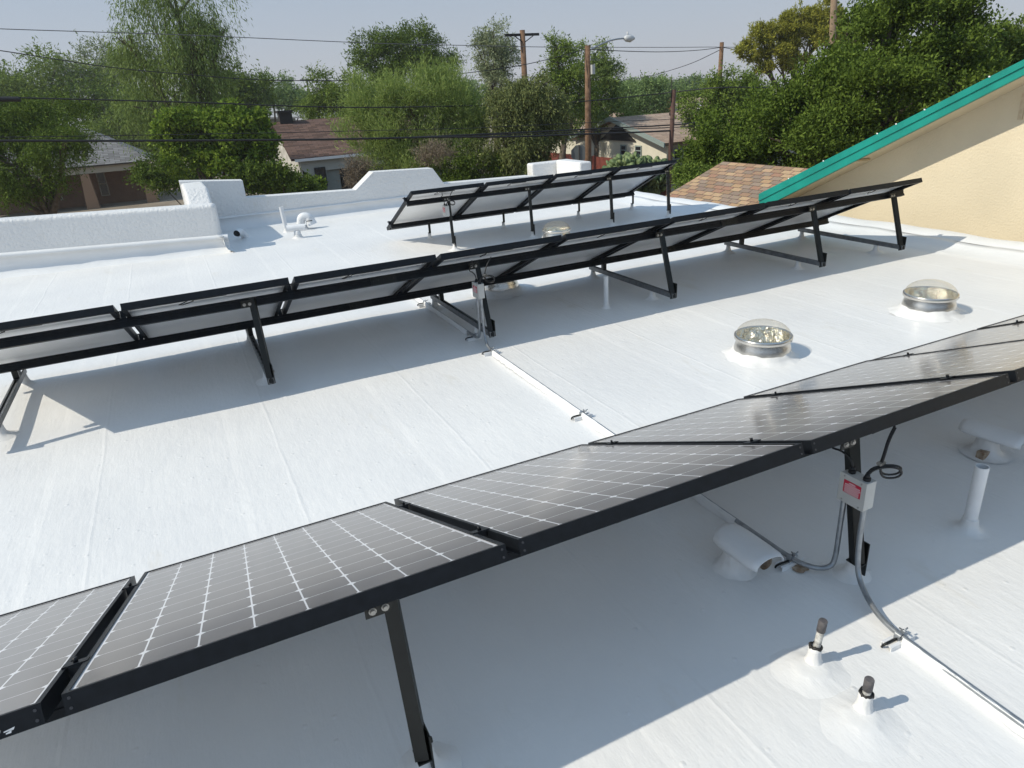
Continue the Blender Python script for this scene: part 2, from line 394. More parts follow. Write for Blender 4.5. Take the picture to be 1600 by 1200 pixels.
# coved up where it meets the right-hand kerb
def grid_obj(name, XX, YY, ZZ, mt, parent):
    ny_, nx_ = XX.shape; me = bpy.data.meshes.new(name)
    org = world_loc(parent) if parent else Vector((0, 0, 0))
    co = np.stack([XX - org.x, YY - org.y, ZZ - org.z], -1).reshape(-1, 3)
    i = np.arange(ny_ - 1)[:, None] * nx_ + np.arange(nx_ - 1)[None, :]
    q = np.stack([i, i + 1, i + nx_ + 1, i + nx_], -1).reshape(-1, 4)
    me.vertices.add(len(co)); me.vertices.foreach_set('co', co.ravel())
    me.loops.add(q.size); me.loops.foreach_set('vertex_index', q.ravel())
    me.polygons.add(len(q)); me.polygons.foreach_set('loop_start', np.arange(len(q)) * 4)
    me.polygons.foreach_set('loop_total', np.full(len(q), 4)); me.polygons.foreach_set('use_smooth', np.ones(len(q), bool))
    me.update(calc_edges=True); me.validate(); me.materials.append(mt)
    o = bpy.data.objects.new(name, me); COL.objects.link(o)
    if parent: o.parent = parent
    return o
roof = grid_obj('roof_deck', XX, YY, ZZ, M_ROOF, bld)
# right-hand edge: cove, flat lap with a visible seam, rounded kerb
prof = [(7.42, 0.0), (7.52, .006), (7.62, .022), (7.70, .045), (7.76, .062), (7.765, .052), (7.80, .066), (7.88, .085), (7.96, .094), (8.03, .092), (8.10, .076), (8.16, .045), (8.2, -.02), (8.21, -.25), (8.21, GZ)]
nyy = 220; ys2 = np.linspace(-4, 14.2, nyy)
PX = np.array([p[0] for p in prof]); PZ = np.array([p[1] for p in prof])
WX = np.tile(PX, (nyy, 1)) + (0.012 * np.sin(ys2 * 2.1) + .008 * np.sin(ys2 * 5.3 + 1))[:, None] * (PX > 7.5)[None, :] * (PX < 8.0)[None, :]
WZ = np.tile(PZ, (nyy, 1)) + (0.006 * np.sin(ys2 * 3.3 + 2) + .005 * np.sin(ys2 * 7.7))[:, None] * (PX > 7.5)[None, :] * (PZ > 0)[None, :]
WZ += (rz_(ys2))[:, None] * (PZ > -1)[None, :]
grid_obj('roof_kerb', WX, np.tile(ys2[:, None], (1, len(prof))), WZ, M_KERB, bld)
b = MB()
for i in range(60):
    y = 1 + i * .2; sm_ = lambda v: (7.763 + .012*math.sin(v*2.1) + .008*math.sin(v*5.3+1), v, .0585 + .006*math.sin(v*3.3+2) + float(rz_(v))); b.bar(sm_(y), sm_(y + .2), .007, .006)
b.build('lap_seam', mat('dirt filled seam', (.22, .21, .20), .9), bld)
# left parapet (nearer, higher), a return to the back wall, back wall with a pier and a hump
def wall_run(name, pts, z_prof, thick, mt, normal_in, flare=True, bev=.05):
    """pts: straight line p0->p1 of the inner face foot; z_prof: (t, z) outline of the top"""
    p0, p1 = Vector((*pts[0], 0)), Vector((*pts[1], 0)); ax = (p1 - p0); L = ax.length; ax.normalize()
    nn = Vector((*normal_in, 0)).normalized()
    Mx = Matrix((ax, Vector((0, 0, 1)), -nn)).transposed().to_4x4(); Mx.translation = p0
    poly = [(0, -.3)] + [(t * L, z) for t, z in z_prof] + [(L, -.3)]
    bb = MB(); bb.prism(poly, Mx, thick)
    return bb.build(name, mt, bld, bevel=bev, seg=4)
pA, pB = Vector((-9.53, 13.08, 0)), Vector((.57, 11.64, 0))
axw = (pB - pA).normalized(); nin = Vector((axw.y, -axw.x, 0))
wall_run('parapet', (pA[:2], pB[:2]), [(0, .93), (.70, .68), (1, .595)], .30, M_WALLW, nin[:2])
# return wall back to the pier
wall_run('parapet_return', ((.57, 11.97), (.57, 13.69)), [(0, .58), (.07, .64), (.20, .80), (1, .78)], .36, M_WALLW, (1, 0))
# flashing ledge + coved base along the left parapet
def ledge(pa, pb, nin_, za, zb, out=.035, h=.05, name='flashing_ledge'):
    bb = MB(); pa = Vector(pa); pb = Vector(pb); N = 40
    rows = []
    for i in range(N + 1):
        t = i / N; p = pa.lerp(pb, t); z = za + (zb - za) * t; wv = .004 * math.sin(i * 1.3) + .003 * math.sin(i * 2.9)
        rows.append([p + nin_ * (-.06) + Vector((0, 0, z + h)), p + nin_ * (out * .4 + wv) + Vector((0, 0, z + h * .95)), p + nin_ * (out + wv) + Vector((0, 0, z + h * .5)), p + nin_ * (out + wv) + Vector((0, 0, z)),
                     p + nin_ * .012 + Vector((0, 0, z - .004)), p + nin_ * .02 + Vector((0, 0, .0 + wv)), p + nin_ * .05 + Vector((0, 0, -.06)), p + nin_ * (.12 + wv*3) + Vector((0, 0, -.098)), p + nin_ * .2 + Vector((0, 0, -.13))])
    k = len(rows[0]); vs = [v for r in rows for v in r]
    fs = [[i*k + j, (i+1)*k + j, (i+1)*k + j + 1, i*k + j + 1] for i in range(N) for j in range(k - 1)]
    bb.add(vs, fs, 0, True)
    o = bb.build(name, M_KERB, bld); return o
ledge(pA, pB + axw*.10, nin, .374, .08, .045, .06)
ledge((.57, 11.42, 0), (.57, 13.69, 0), Vector((1, 0, 0)), .10, .08, .03, .05)
YB = 13.69
def zb(px, py, y=YB): return on_y((px, py), y)
outl = []
for q in [(287, 283), (379, 282), (385, 309), (556, 297), (583, 269), (676, 263), (694, 287), (830, 275), (960, 284)]:
    v = zb(*q); outl.append((v.x, v.z))
xb0 = .26; 
poly = [(.20, outl[0][1])] + outl[1:]
L0 = .20; L1 = 8.15
zp = [((x - L0) / (L1 - L0), z) for x, z in poly] + [(1, .02)]
wall_run('parapet', ((L0, YB), (L1, YB)), zp, .30, M_WALLW, (0, -1))
ledge((.5, YB, 0), (7.6, YB, 0), Vector((0, -1, 0)), .11, .07, .03, .035)
# raised corner blocks
v0 = zb(831, 252, 13.2)
b = MB(); b.box((on_y((831, 252), 13.98).x, 13.98, -.3), (8.1, 14.25, .427)); b.build('corner_block', M_WALLW, bld, bevel=.04, seg=3)
b = MB(); b.box((7.75, 12.95, -.3), (8.04, 13.97, .458)); b.build('corner_block', M_WALLW, bld, bevel=.04, seg=3)
# outside walls
b = MB()
b.box((-9.3, -4.0, GZ), (-9.0, 13.2, -.02)); b.box((-9.0, 13.2, GZ), (.2, 13.4, -.31)); b.box((.2, 13.75, GZ), (8.15, 13.98, -.31)); b.box((-9.3, -4.3, GZ), (8.2, -4.0, -.02))
b.build('outside_wall', M_STUC, bld)

# ------------------------------------------------------------------ neighbour building on the right
nb = thing('tan_gabled_building', (9, 4, GZ), 'tan stucco building with teal gable trim beside the white roof', 'building')
XF = 8.35
def fz(y, q0, q1):  # line through two image points on x = XF
    a, c = on_x(q0, XF), on_x(q1, XF); return a.z + (c.z - a.z) * (y - a.y) / (c.y - a.y)
def low(y): return fz(y, (1333, 253), (1600, 117))
def top(y): return fz(y, (1333, 230), (1600, 95))
RY, EY = .6, on_x((1190, 311), XF).y + .05
Mx = Matrix(((0, 0, 1, XF), (1, 0, 0, 0), (0, 1, 0, 0), (0, 0, 0, 1)))
b = MB(); b.prism([(RY, low(RY)), (EY, low(EY)), (EY, top(EY) - .0), (RY, top(RY))], Mx, .05)
b.prism([(RY, low(RY)), (-7, low(RY) - (RY + 7) * .5), (-7, low(RY) - (RY + 7) * .5 + .2), (RY, top(RY))], Mx, .05)
b.build('fascia', M_TEAL, nb, bevel=.004)
Mx2 = Mx.copy(); Mx2[0][3] = XF - .018
b = MB(); mid = lambda y: low(y) * .42 + top(y) * .58
b.prism([(RY, mid(RY)), (EY, mid(EY)), (EY, top(EY) + .012), (RY, top(RY) + .012)], Mx2, .018)
b.build('trim_board', M_TEAL, nb, bevel=.003)
XW = XF + .46
Ms = Mx.copy(); Ms[0][3] = XF + .05
b = MB(); b.prism([(RY, low(RY) + .012), (EY, low(EY) + .012), (EY, low(EY) + .03), (RY, low(RY) + .03)], Ms, .42); b.build('soffit', M_STUC, nb)
Mx3 = Mx.copy(); Mx3[0][3] = XW
b = MB(); b.prism([(-9.5, GZ), (10.4, GZ), (10.4, low(10.4) + .02), (RY, low(RY) + .05), (-9.5, low(RY) - 5.0)], Mx3, .2); b.build('wall', M_STUC, nb)
def uvroof(name, P0, U, V, w_, h_, th, mt, parent, nu=1, nv=1):
    """roof slab: P0 corner, U along courses, V up the slope"""
    P0, U, V = Vector(P0), Vector(U).normalized(), Vector(V).normalized(); N = U.cross(V)
    if N.z < 0: N = -N
    me = bpy.data.meshes.new(name); org = world_loc(parent)
    c = [P0, P0 + U*w_, P0 + U*w_ + V*h_, P0 + V*h_]; bt = [q - N*th for q in c]
    me.from_pydata([tuple(q - org) for q in c + bt], [], [(0,1,2,3),(7,6,5,4),(0,4,5,1),(1,5,6,2),(2,6,7,3),(3,7,4,0)])
    uvl = me.uv_layers.new(name='UVMap'); uvs = {0: (0, 0), 1: (w_, 0), 2: (w_, h_), 3: (0, h_)}
    for lp in me.loops: uvl.data[lp.index].uv = uvs[lp.vertex_index % 4]
    me.materials.append(mt); o = bpy.data.objects.new(name, me); COL.objects.link(o); o.parent = parent; return o
M_SH1 = shingle_material('tan and red shingles', [(.40, .25, .13), (.31, .19, .11), (.44, .29, .16), (.25, .18, .13), (.33, .18, .11), (.38, .24, .14), (.29, .21, .15)], course=.125, tab=.23)
sl = Vector((0, -(EY - RY), top(RY) - top(EY)))
uvroof('roof', (XF + .052, EY, top(EY) - .02), (1, 0, 0), sl, 9.5, sl.length, .05, M_SH1, nb)
uvroof('roof', (XF + .052, -7, top(RY) - 3.8), (1, 0, 0), (0, RY + 7, 3.8), 9.5, math.hypot(RY + 7, 3.8), .05, M_SH1, nb)
# lower shingled roof running on beyond the gable
p_lb = on_x((1268, 266), 10.0); p_lt = on_x((1127, 252), 10.0)
lb = on_x((1072, 294), 8.95)
sy0 = 8.0; sy1 = p_lt.y
uvroof('porch_roof', (8.35, sy1 - .05, -.24), (0, -1, 0), (10.0 - 8.35, 0, p_lt.z + .24), sy1 - sy0, math.hypot(10.0 - 8.35, p_lt.z + .24), .05, M_SH1, nb)
b = MB(); b.box((8.9, 8.5, GZ), (13.5, sy1 - .25, -.28)); b.build('porch_wall', M_STUC, nb)
uvroof('porch_roof', (12.0, sy1 - .05, -.35), (0, -1, 0), (-2.0, 0, p_lt.z + .35), sy1 - sy0, math.hypot(2.0, p_lt.z + .35), .05, M_SH1, nb)
b = MB(); tb, bb_ = on_x((1598, 146), XW - .01), on_x((1598, 187), XW - .01)
b = MB(); b.box((XW - .02, tb.y - .05, bb_.z), (XW - .002, tb.y - .0, tb.z)); b.build('wall_strip', mat('bare wood strip', (.50, .40, .27), .8, base2=(.60, .50, .36), vscale=20), nb)
for yy in (5.2, 5.9, 6.25, 6.5, 7.3, 7.9):
    b = MB(); b.box((XF - .022, yy, top(yy) + .002), (XF - .0182, yy + .02, top(yy) + .016)); b.build('paint_chip', M_TXT, nb)
b = MB(); v = on_x((1345, 248), XF + .1); b.box((XF + .05, v.y - .025, low(v.y)-.012), (XW - .2, v.y + .025, low(v.y) + .01)); b.build('eave_block', mat('raw wood', (.5, .38, .22), .8), nb)

# ------------------------------------------------------------------ solar rows
PIT, PW, PL = 1.085, 1.046, 1.559
def make_panel():
    """local frame: x along row, -y... the panel runs down the slope towards +y_row; built with y negative = down slope in object coords"""
    th = .046; lip = .011
    b = MB(); b.box((0, -PL, -.006), (PW, 0, -.0025))
    me = bpy.data.meshes.new('solar_panel')
    x0, x1, y0, y1 = lip, PW - lip, -PL + lip, -lip
    me.from_pydata([(x0,y0,-.004),(x1,y0,-.004),(x1,y1,-.004),(x0,y1,-.004),(x0,y0,-.010),(x1,y0,-.010),(x1,y1,-.010),(x0,y1,-.010)], [],
                   [(0,1,2,3),(7,6,5,4),(0,4,5,1),(1,5,6,2),(2,6,7,3),(3,7,4,0)])
    me.materials.append(M_CELL); me.materials.append(M_BACK)
    me.polygons[1].material_index = 1
    fr = MB()
    for (a, c) in (((0, -PL, -th), (.0018, 0, 0)), ((PW - .0018, -PL, -th), (PW, 0, 0)), ((.0018, -.0018, -th), (PW - .0018, 0, 0)), ((.0018, -PL, -th), (PW - .0018, -PL + .0018, 0))):
        fr.box(a, c)
    for (a, c) in (((.0018, -PL + .0018, -.0025), (lip + .001, -.0018, -.0002)), ((PW - lip - .001, -PL + .0018, -.0025), (PW - .0018, -.0018, -.0002)),
                   ((lip + .001, -lip - .001, -.0025), (PW - lip - .001, -.0018, -.0002)), ((lip + .001, -PL + .0018, -.0025), (PW - lip - .001, -PL + lip + .001, -.0002))):
        fr.box(a, c)
    for (a, c) in (((.0018, -PL + .0018, -th), (.030, -.0018, -th + .002)), ((PW - .030, -PL + .0018, -th), (PW - .0018, -.0018, -th + .002)),
                   ((.030, -.030, -th), (PW - .030, -.0018, -th + .002)), ((.030, -PL + .0018, -th), (PW - .030, -PL + .030, -th + .002))):
        fr.box(a, c)
    jb = MB(); jb.box((PW/2 - .11, -.085, -.038), (PW/2 + .11, -.035, -.0105)); jb.tube([(PW/2 + .11, -.05, -.03), (PW/2 + .15, -.03, -.05), (PW/2 + .19, -.05, -.058), (PW/2 + .17, -.11, -.05), (PW/2 + .10, -.14, -.03)], .0035, 6)
    pm = me
    def mk(mb, nm, mt):
        q = bpy.data.meshes.new(nm); q.from_pydata(mb.v, [], mb.f); q.materials.append(mt)
        q.polygons.foreach_set('use_smooth', mb.sm); q.update(); return q
    sc = MB()
    for yy in (-.022, ):
        pass
    sc.tube([(0, .0, 0), (0, .0016, 0)], .0035, 8)
    return pm, mk(fr, 'frame', M_ANOD), mk(jb, 'junction_box', M_BLACK), mk(sc, 'screw', mat('dark screw', (.08, .08, .085), .4, .8))
PM, FM, JM, SM = make_panel()
def solar_row(x0, yt, zt, t, n, label, legs, stub_front, channel, key):
    root = thing('solar_panel_row', (x0, yt, 0), label, 'solar panels')
    ct, st_ = math.cos(t), math.sin(t)
    def P(u, s, h): return Vector((u, yt + s*ct + h*st_, zt - s*st_ + h*ct))
    for i in range(n):
        o = bpy.data.objects.new('solar_panel', PM); COL.objects.link(o); o.parent = root
        nsc = 0; jit = (random.random() - .5) * .006
        # object y axis points up the slope (towards -Y world), so rotate by 180 about z then tilt
        o.matrix_parent_inverse = Matrix.Identity(4)
        ax, ay, az_ = Vector((1, 0, 0)), Vector((0, -ct, st_)), Vector((0, st_, ct))
        # right-handed: x cross y = z
        Mr = Matrix((Vector((-1, 0, 0)), ay, Vector((-1, 0, 0)).cross(ay))).transposed()
        o.rotation_euler = Mr.to_euler()
        if Mr.col[2].z < 0: raise RuntimeError('flip')
        o.location = (i * PIT + .0195 + PW, 0, zt + jit)
        for nm, me in (('frame', FM), ('junction_box', JM)) + ((('screw', SM),) * 4 if key == 1 else ()):
            c = bpy.data.objects.new(nm, me); COL.objects.link(c); c.parent = o
            if nm == 'screw': c.location = ((.012, 0, -.012), (.012, 0, -.034), (PW - .012, 0, -.012), (PW - .012, 0, -.034))[nsc]; nsc += 1
    L = n * PIT
    for s_ in (.26, 1.27):
        b = MB(); a0, a1 = x0 + .01, x0 + L - .005
        if s_ > 1: a1 -= 0.02
        # hollow section with a groove in its face
        for (h0, h1, d) in ((-.047, -.068, .021), (-.068, -.088, .017), (-.088, -.110, .021)):
            c0 = P(a0, s_ - d, h0 - .001); 
            vs = [P(a, s_ + sd_, hh) for a in (a0, a1) for sd_, hh in ((-d, h0), (d, h0), (d, h1), (-d, h1))]
            b.add(vs, [(0,1,2,3),(7,6,5,4),(0,4,5,1),(1,5,6,2),(2,6,7,3),(3,7,4,0)])
        b.build('rail', M_ANOD, root)
        for xs_ in ([x0 + L*.33, x0 + L*.72] if n > 5 else [x0 + L*.5]):
            b = MB()
            vs = [P(a, s_ + sd_, hh) for a in (xs_ - .1, xs_ + .1) for sd_, hh in ((-.027, -.05), (-.0215, -.05), (-.0215, -.108), (-.027, -.108))]
            b.add(vs, [(0,1,2,3),(7,6,5,4),(0,4,5,1),(1,5,6,2),(2,6,7,3),(3,7,4,0)])
            for q in range(5):
                c = P(xs_ - .08 + q*.04, s_ - .027, -.079); b.tube([c, c + Vector((0, -.006*ct, .006*st_))], .005, 6)
            b.build('rail_splice', M_STRUT, root)
    # clamps in the gaps
    for i in range(n + 1):
        for s_ in (.26, 1.27):
            u = x0 + i * PIT; b = MB()
            vs = lambda a, c: [P(uu, ss, hh) for hh in (a[2], c[2]) for uu, ss in ((a[0], a[1]), (c[0], a[1]), (c[0], c[1]), (a[0], c[1]))]
            FS = [(0,1,2,3),(7,6,5,4),(0,4,5,1),(1,5,6,2),(2,6,7,3),(3,7,4,0)]
            b.add(vs((u - .028, s_ - .018, .0005), (u + .028, s_ + .018, .004)), FS); b.add(vs((u - .014, s_ - .018, -.046), (u + .014, s_ + .018, 0)), FS)
            b.tube([P(u, s_, .004), P(u, s_, .016)], .006, 6); b.build('panel_clamp', M_ANOD, root)
    sm = MB(); S = random.Random(key)
    for lx in legs:
        top_ = P(lx, .235, -.075) + Vector((0, -.028, 0)); foot = Vector((lx + channel['dx'], channel['yf'], channel['zf']))
        b = MB(); b.channel(foot, top_ + (top_ - foot).normalized() * .03, .041, .041, (0.35, 1, 0)); b.build('leg', M_STRUT, root)
        # bracket plate with bolts at the rail
        b = MB(); c = top_ + Vector((-.075, -.024, -.005)); b.box(c + Vector((-.005, 0, -.024)), c + Vector((.075, .005, .024)))
        b.build('bracket', M_STRUT, root)
        b = MB()
        for q in (.016, .052): b.tube([c + Vector((q, -.003, -.002)), c + Vector((q, -.010, -.002))], .008, 6); b.tube([c + Vector((q, -.0, -.002)), c + Vector((q, -.004, -.002))], .0115, 12)
        b.build('bolt', M_STEEL, root)
        if channel['yb']:
            cy0, cy1, cz = channel['yf'] - .02, channel['yb'], channel['zc']
            b = MB(); b.channel((lx + channel['dx'], cy0, cz), (lx + channel['dx'], cy1, cz), .041, .041, (0, 0, 1))
            for q in range(14):
                yy = cy0 + .08 + q * .1
                b.box((lx + channel['dx'] - .008, yy - .016, cz - .0165), (lx + channel['dx'] + .008, yy + .016, cz - .0155), mi=1)
            b.build('base_channel', [M_CHAN, M_BLACK], root)
            # angle bracket at the leg foot
            b = MB(); b.box((lx + channel['dx'] + .0215, channel['yf'] - .02, cz - .02), (lx + channel['dx'] + .027, channel['yf'] + .05, cz + .11)); b.build('bracket', M_STRUT, root)
            b = MB(); b.tube([(lx + channel['dx'] + .027, channel['yf'] + .012, cz + .06), (lx + channel['dx'] + .036, channel['yf'] + .012, cz + .06)], .010, 6); b.build('bolt', M_STEEL, root)
            yy = cy1 - .11; q = P(lx, 1.27, -.110); b = MB(); b.box((lx - .02, q.y - .02, cz + .021), (lx + .02, q.y + .02, q.z + .004)); b.build('bracket', M_STRUT, root)
            spots = [(lx + channel['dx'], cy0 + .33, cz - .02), (lx + channel['dx'], cy1 - .05, cz - .02)]
        else:
            b = MB(); fx = lx + channel['dx']; b.box((fx + .0215, channel['yf'] - .025, channel['zf'] - .06), (fx + .027, channel['yf'] + .035, channel['zf'] + .09)); b.box((fx - .02, channel['yf'] - .025, channel['zf'] - .006), (fx + .0215, channel['yf'] + .035, channel['zf'] - .0005))
            b.tube([(fx + .027, channel['yf'], channel['zf'] + .05), (fx + .036, channel['yf'], channel['zf'] + .05)], .010, 6); b.build('bracket', M_STRUT, root)
            spots = [(fx + .02, channel['yf'] + .03, channel['zf'] - .006)]
            q = P(lx, 1.27, -.110); fr_y = stub_front
            b = MB(); zf_ = .094 + float(rz_(q.y)); b.box((fx - .018, q.y - .02, zf_ + .006), (fx + .018, q.y - .014, q.z + .03)); b.box((fx - .018, q.y - .02, zf_), (fx + .018, q.y + .03, zf_ + .0055)); b.build('bracket', M_STRUT, root)
            spots.append((fx, q.y + .01, zf_))
        for sx_, sy_, sz_ in spots:
            b = MB(); zb_ = float(rz_(sy_)); hgt = max(sz_ - zb_, .04)
            b.lathe((sx_, sy_, zb_), [(.10, -.012), (.075, -.003), (.05, .007), (.032, .022), (.024, .05), (.021, hgt), (.001, hgt)], 20, wob=.06)
            b.build('stanchion', M_ROOF, root)
    return root, P
SZ0 = lambda x, y: float(rz_(y))
A1 = (-.4592, 1.4481, .7660, .4226); A2 = (-.4542, 4.9641, .8004, .4226); A3 = (2.8202, 9.0433, .7706, .4384)
row1, P1 = solar_row(A1[0] - PIT, *A1[1:], 8, 'nearest solar row, dark cell side up, crossing the lower half of the photo', [-1.3, .31, 2.135, 3.95, 5.7, 6.95], 2.7, dict(dx=.0, yf=1.50, zf=.085, yb=None), 1)
row2, P2 = solar_row(A2[0] - PIT, *A2[1:], 8, 'long middle solar row seen from behind with grey base channels', [-1.34, .36, 2.09, 3.90, 5.76, 6.93], 6.2, dict(dx=.0, yf=4.93, zf=.07, yb=6.34, zc=.10), 2)
row3, P3 = solar_row(*A3, 4, 'farthest and shortest solar row of four panels seen from behind', [3.41, 4.65, 6.03, 7.10], 9.8, dict(dx=.0, yf=9.15, zf=.0, yb=None), 3)
# white paint smear on the first panel's frame
b = MB(); rr = random.Random(4)
for k in range(26):
    u = A1[0] - .08 - rr.random() * .19; hh = -.03 - rr.random() * .012; q = P1(u, -.0012, hh)
    L_ = .006 + rr.random() * .02
    b.add([q, q + Vector((L_, 0, .004)), q + Vector((L_ * .8, 0, -.003)), q + Vector((0, 0, -.004))], [(0, 1, 2, 3)])
b.build('paint_smear', M_TXT, row1)

# ------------------------------------------------------------------ combiner boxes
def combiner(x, y0, y1, z0, z1, label, loops=True, s=1.0):
    t = thing('combiner_box', (x + .025, (y0 + y1) / 2, z0), label, 'electrical box', 'electrical boxes on the row legs')
    b = MB(); b.box((x + .004, y0, z0), (x + .055, y1, z1)); b.build('box_body', M_BOXM, t, bevel=.002)
    b = MB(); b.box((x, y0 - .002, z0 - .002), (x + .0035, y1 + .002, z1 + .002))
    b.build('cover', M_BOXM, t, bevel=.001)
    yl0, yl1, zl0, zl1 = y0 + (y1 - y0) * .16, y0 + (y1 - y0) * .82, z0 + (z1 - z0) * .38, z0 + (z1 - z0) * .82
    b = MB(); b.box((x - .0016, yl0, zl0), (x - .0004, yl1, zl1)); lb_ = b.build('warning_label', M_RED, t)
    b = MB(); yc = (yl0 + yl1) / 2; H_ = zl1 - zl0; rr = random.Random(5)
    # lines of tiny print
    ln = [(.86, .18), (.70, .40), (.55, .42), (.40, .40), (.25, .42), (.11, .40)]
    for fz_, hw in ln:
        yy = yc + hw * (yl1 - yl0)
        while yy > yc - hw * (yl1 - yl0):
            w_ = .0022 + rr.random() * .0045
            b.box((x - .0024, yy - w_, zl0 + H_*fz_ - .0016), (x - .0018, yy, zl0 + H_*fz_ + .0016)); yy -= w_ + .0013
    b.build('print', M_TXT, lb_)
    b = MB()
    for yy in (y0 + .02, y1 - .02):
        for zz in (z0 + .008, z1 - .008): b.tube([(x, yy, zz), (x - .002, yy, zz)], .003, 8)
    b.build('screw', M_STEEL, t)
    for yy in (y0 + .022, y1 - .028):
        b = MB(); b.tube([(x + .028, yy, z1), (x + .028, yy, z1 + .012)], .014, 8); b.tube([(x + .028, yy, z1 + .012), (x + .028, yy, z1 + .026)], [.011, .008], 10)
        b.build('cable_gland', M_BLACK, t)
    def loop(c0, cen, rad, turns, exit_, lean):
        pts = [Vector(c0)]; N = int(22 * turns)
        for i in range(N + 1):
            a = -math.pi/2 + lean + 2 * math.pi * turns * i / N
            pts.append(Vector(cen) + Vector((math.sin(a) * 0.25 * rad + .002 * i / N * 4, math.cos(a) * rad, math.sin(a) * rad)))
        pts.append(Vector(exit_)); return pts
    def smooth(pts, k=2):
        for _ in range(k):
            q = [pts[0]]
            for a, c in zip(pts[:-1], pts[1:]): q += [a.lerp(c, .25), a.lerp(c, .75)]
            q.append(pts[-1]); pts = q
        return pts
    zt_ = z1 + .02
    b = MB()
    p_ = [(x + .028, y1 - .028, zt_), (x + .028, y1 - .02, zt_ + .03), (x + .02, y1 + .02, zt_ + .055), (x + .02, y1 + .07, zt_ + .045), (x + .02, y1 + .085, zt_ + .065), (x + .02, y1 + .05, zt_ + .09), (x + .02, y1 + .0, zt_ + .10), (x + .02, y1 + .01, zt_ + .15)]
    b.tube(smooth([Vector(v) for v in p_]), .0042, 8)
    p_ = [(x + .028, y0 + .022, zt_), (x + .045, y0 + .01, zt_ + .03), (x + .09, y0 - .03, zt_ + .045), (x + .13, y0 - .045, zt_ + .02), (x + .13, y0 - .03, zt_ - .015), (x + .09, y0 - .0, zt_ - .02), (x + .06, y0 + .0, zt_ + .02), (x + .075, y0 - .0, zt_ + .08), (x + .10, y0 + .01, zt_ + .13), (x + .14, y0 + .02, zt_ + .17)]
    b.tube(smooth([Vector(v) for v in p_]), .0042, 8)
    p2 = [(v[0] + .004, v[1] + .007, v[2] + (.010 if i in (3, 4, 5, 6) else .004)) for i, v in enumerate(p_)]
    b.tube(smooth([Vector(v) for v in p2]), .0042, 8)
    b.build('cable', M_BLACK, t)
    b = MB(); b.box((x + .052, y0 - .006, zt_ + .045), (x + .082, y0 + .012, zt_ + .055)); b.build('cable_clip', M_STEEL, t)
    return t
combiner(2.080, 1.472, 1.587, .354, .472, 'grey electrical box with red label on the nearest row leg')
combiner(2.000, 4.925, 5.04, .405, .521, 'grey electrical box with red label on the middle row leg')
q = on_y((706, 327), 8.75)
combiner(3.31, 9.08, 9.20, .38, .52, 'small electrical box with red label on the farthest row first leg')

# ------------------------------------------------------------------ conduits
def arc_pts(pts, k=3):
    pts = [Vector(p) for p in pts]
    for _ in range(k):
        q = [pts[0]]
        for a, c in zip(pts[:-1], pts[1:]): q += [a.lerp(c, .25), a.lerp(c, .75)]
        q.append(pts[-1]); pts = q
    return pts
ZC = .028
def conduit(label, pts, bare_to=None, white=None):
    t = thing('conduit', (pts[0][0], pts[0][1], 0), label, 'conduit', 'electrical conduits on the roof')
    b = MB(); b.tube(arc_pts(pts), .0105, 12); b.build('pipe', M_GALV, t)
    if white:
        N = 60; a0, a1 = Vector(white[0]), Vector(white[1]); b = MB(); rr = random.Random(9)
        # brushed-on coating wrapping the pipe's near side and running out on to the roof
        prof_ = [(-.0148, -.026), (-.0140, -.014), (-.0130, -.004), (-.0112, .0055), (-.0072, .0098)] + ([(-.0025, .0118)] if pts[0][1] > 1.5 else [])
        vs = []; fs = []
        for i in range(N + 1):
            p = a0.lerp(a1, i / N)
            for j, (dx, dz) in enumerate(prof_):
                k_ = (rr.random() - .5) * (.010 if j == 0 else .004 if j >= len(prof_)-1 else .0015)
                vs.append(p + Vector((dx + k_, 0, dz if j > 0 else -p.z - .004)))
        k_ = len(prof_)
        fs = [[i*k_ + j, (i+1)*k_ + j, (i+1)*k_ + j + 1, i*k_ + j + 1] for i in range(N) for j in range(k_ - 1)]
        b.add(vs, fs, 0, True); b.build('coating', M_COAT, t)
    return t
xc = 1.995
conduit('grey and white conduit from the near electrical box to the right corner', [(2.105, 1.485, .354), (2.105, 1.485, .20), (2.103, 1.47, .07), (2.06, 1.40, .04), (2.0, 1.28, ZC), (1.985, 1.15, ZC), (1.975, .9, ZC), (1.965, .2, ZC), (1.96, -.6, ZC)], white=((1.985, 1.17, ZC), (1.962, .0, ZC)))
conduit('white coated conduit running from the middle row down to the near box', [(2.105, 1.575, .354), (2.105, 1.575, .18), (2.104, 1.575, .06), (2.08, 1.575, .03), (2.03, 1.60, ZC), (xc, 1.68, ZC), (xc, 1.9, ZC), (xc + .005, 3.3, ZC), (xc + .01, 4.70, ZC), (xc + .012, 4.80, ZC), (xc + .02, 4.88, .05), (2.03, 4.94, .14), (2.03, 4.945, .30), (2.03, 4.945, .405)], white=((xc, 2.02, ZC), (xc + .01, 4.72, ZC)))
conduit('thin conduit from the middle box going back under the middle row', [(2.03, 5.02, .405), (2.03, 5.02, .25), (2.03, 5.03, .07), (2.03, 5.09, .03), (2.03, 5.2, ZC), (2.03, 6.2, ZC), (2.03, 6.9, ZC)], white=((2.03, 5.3, ZC), (2.03, 6.9, ZC)))
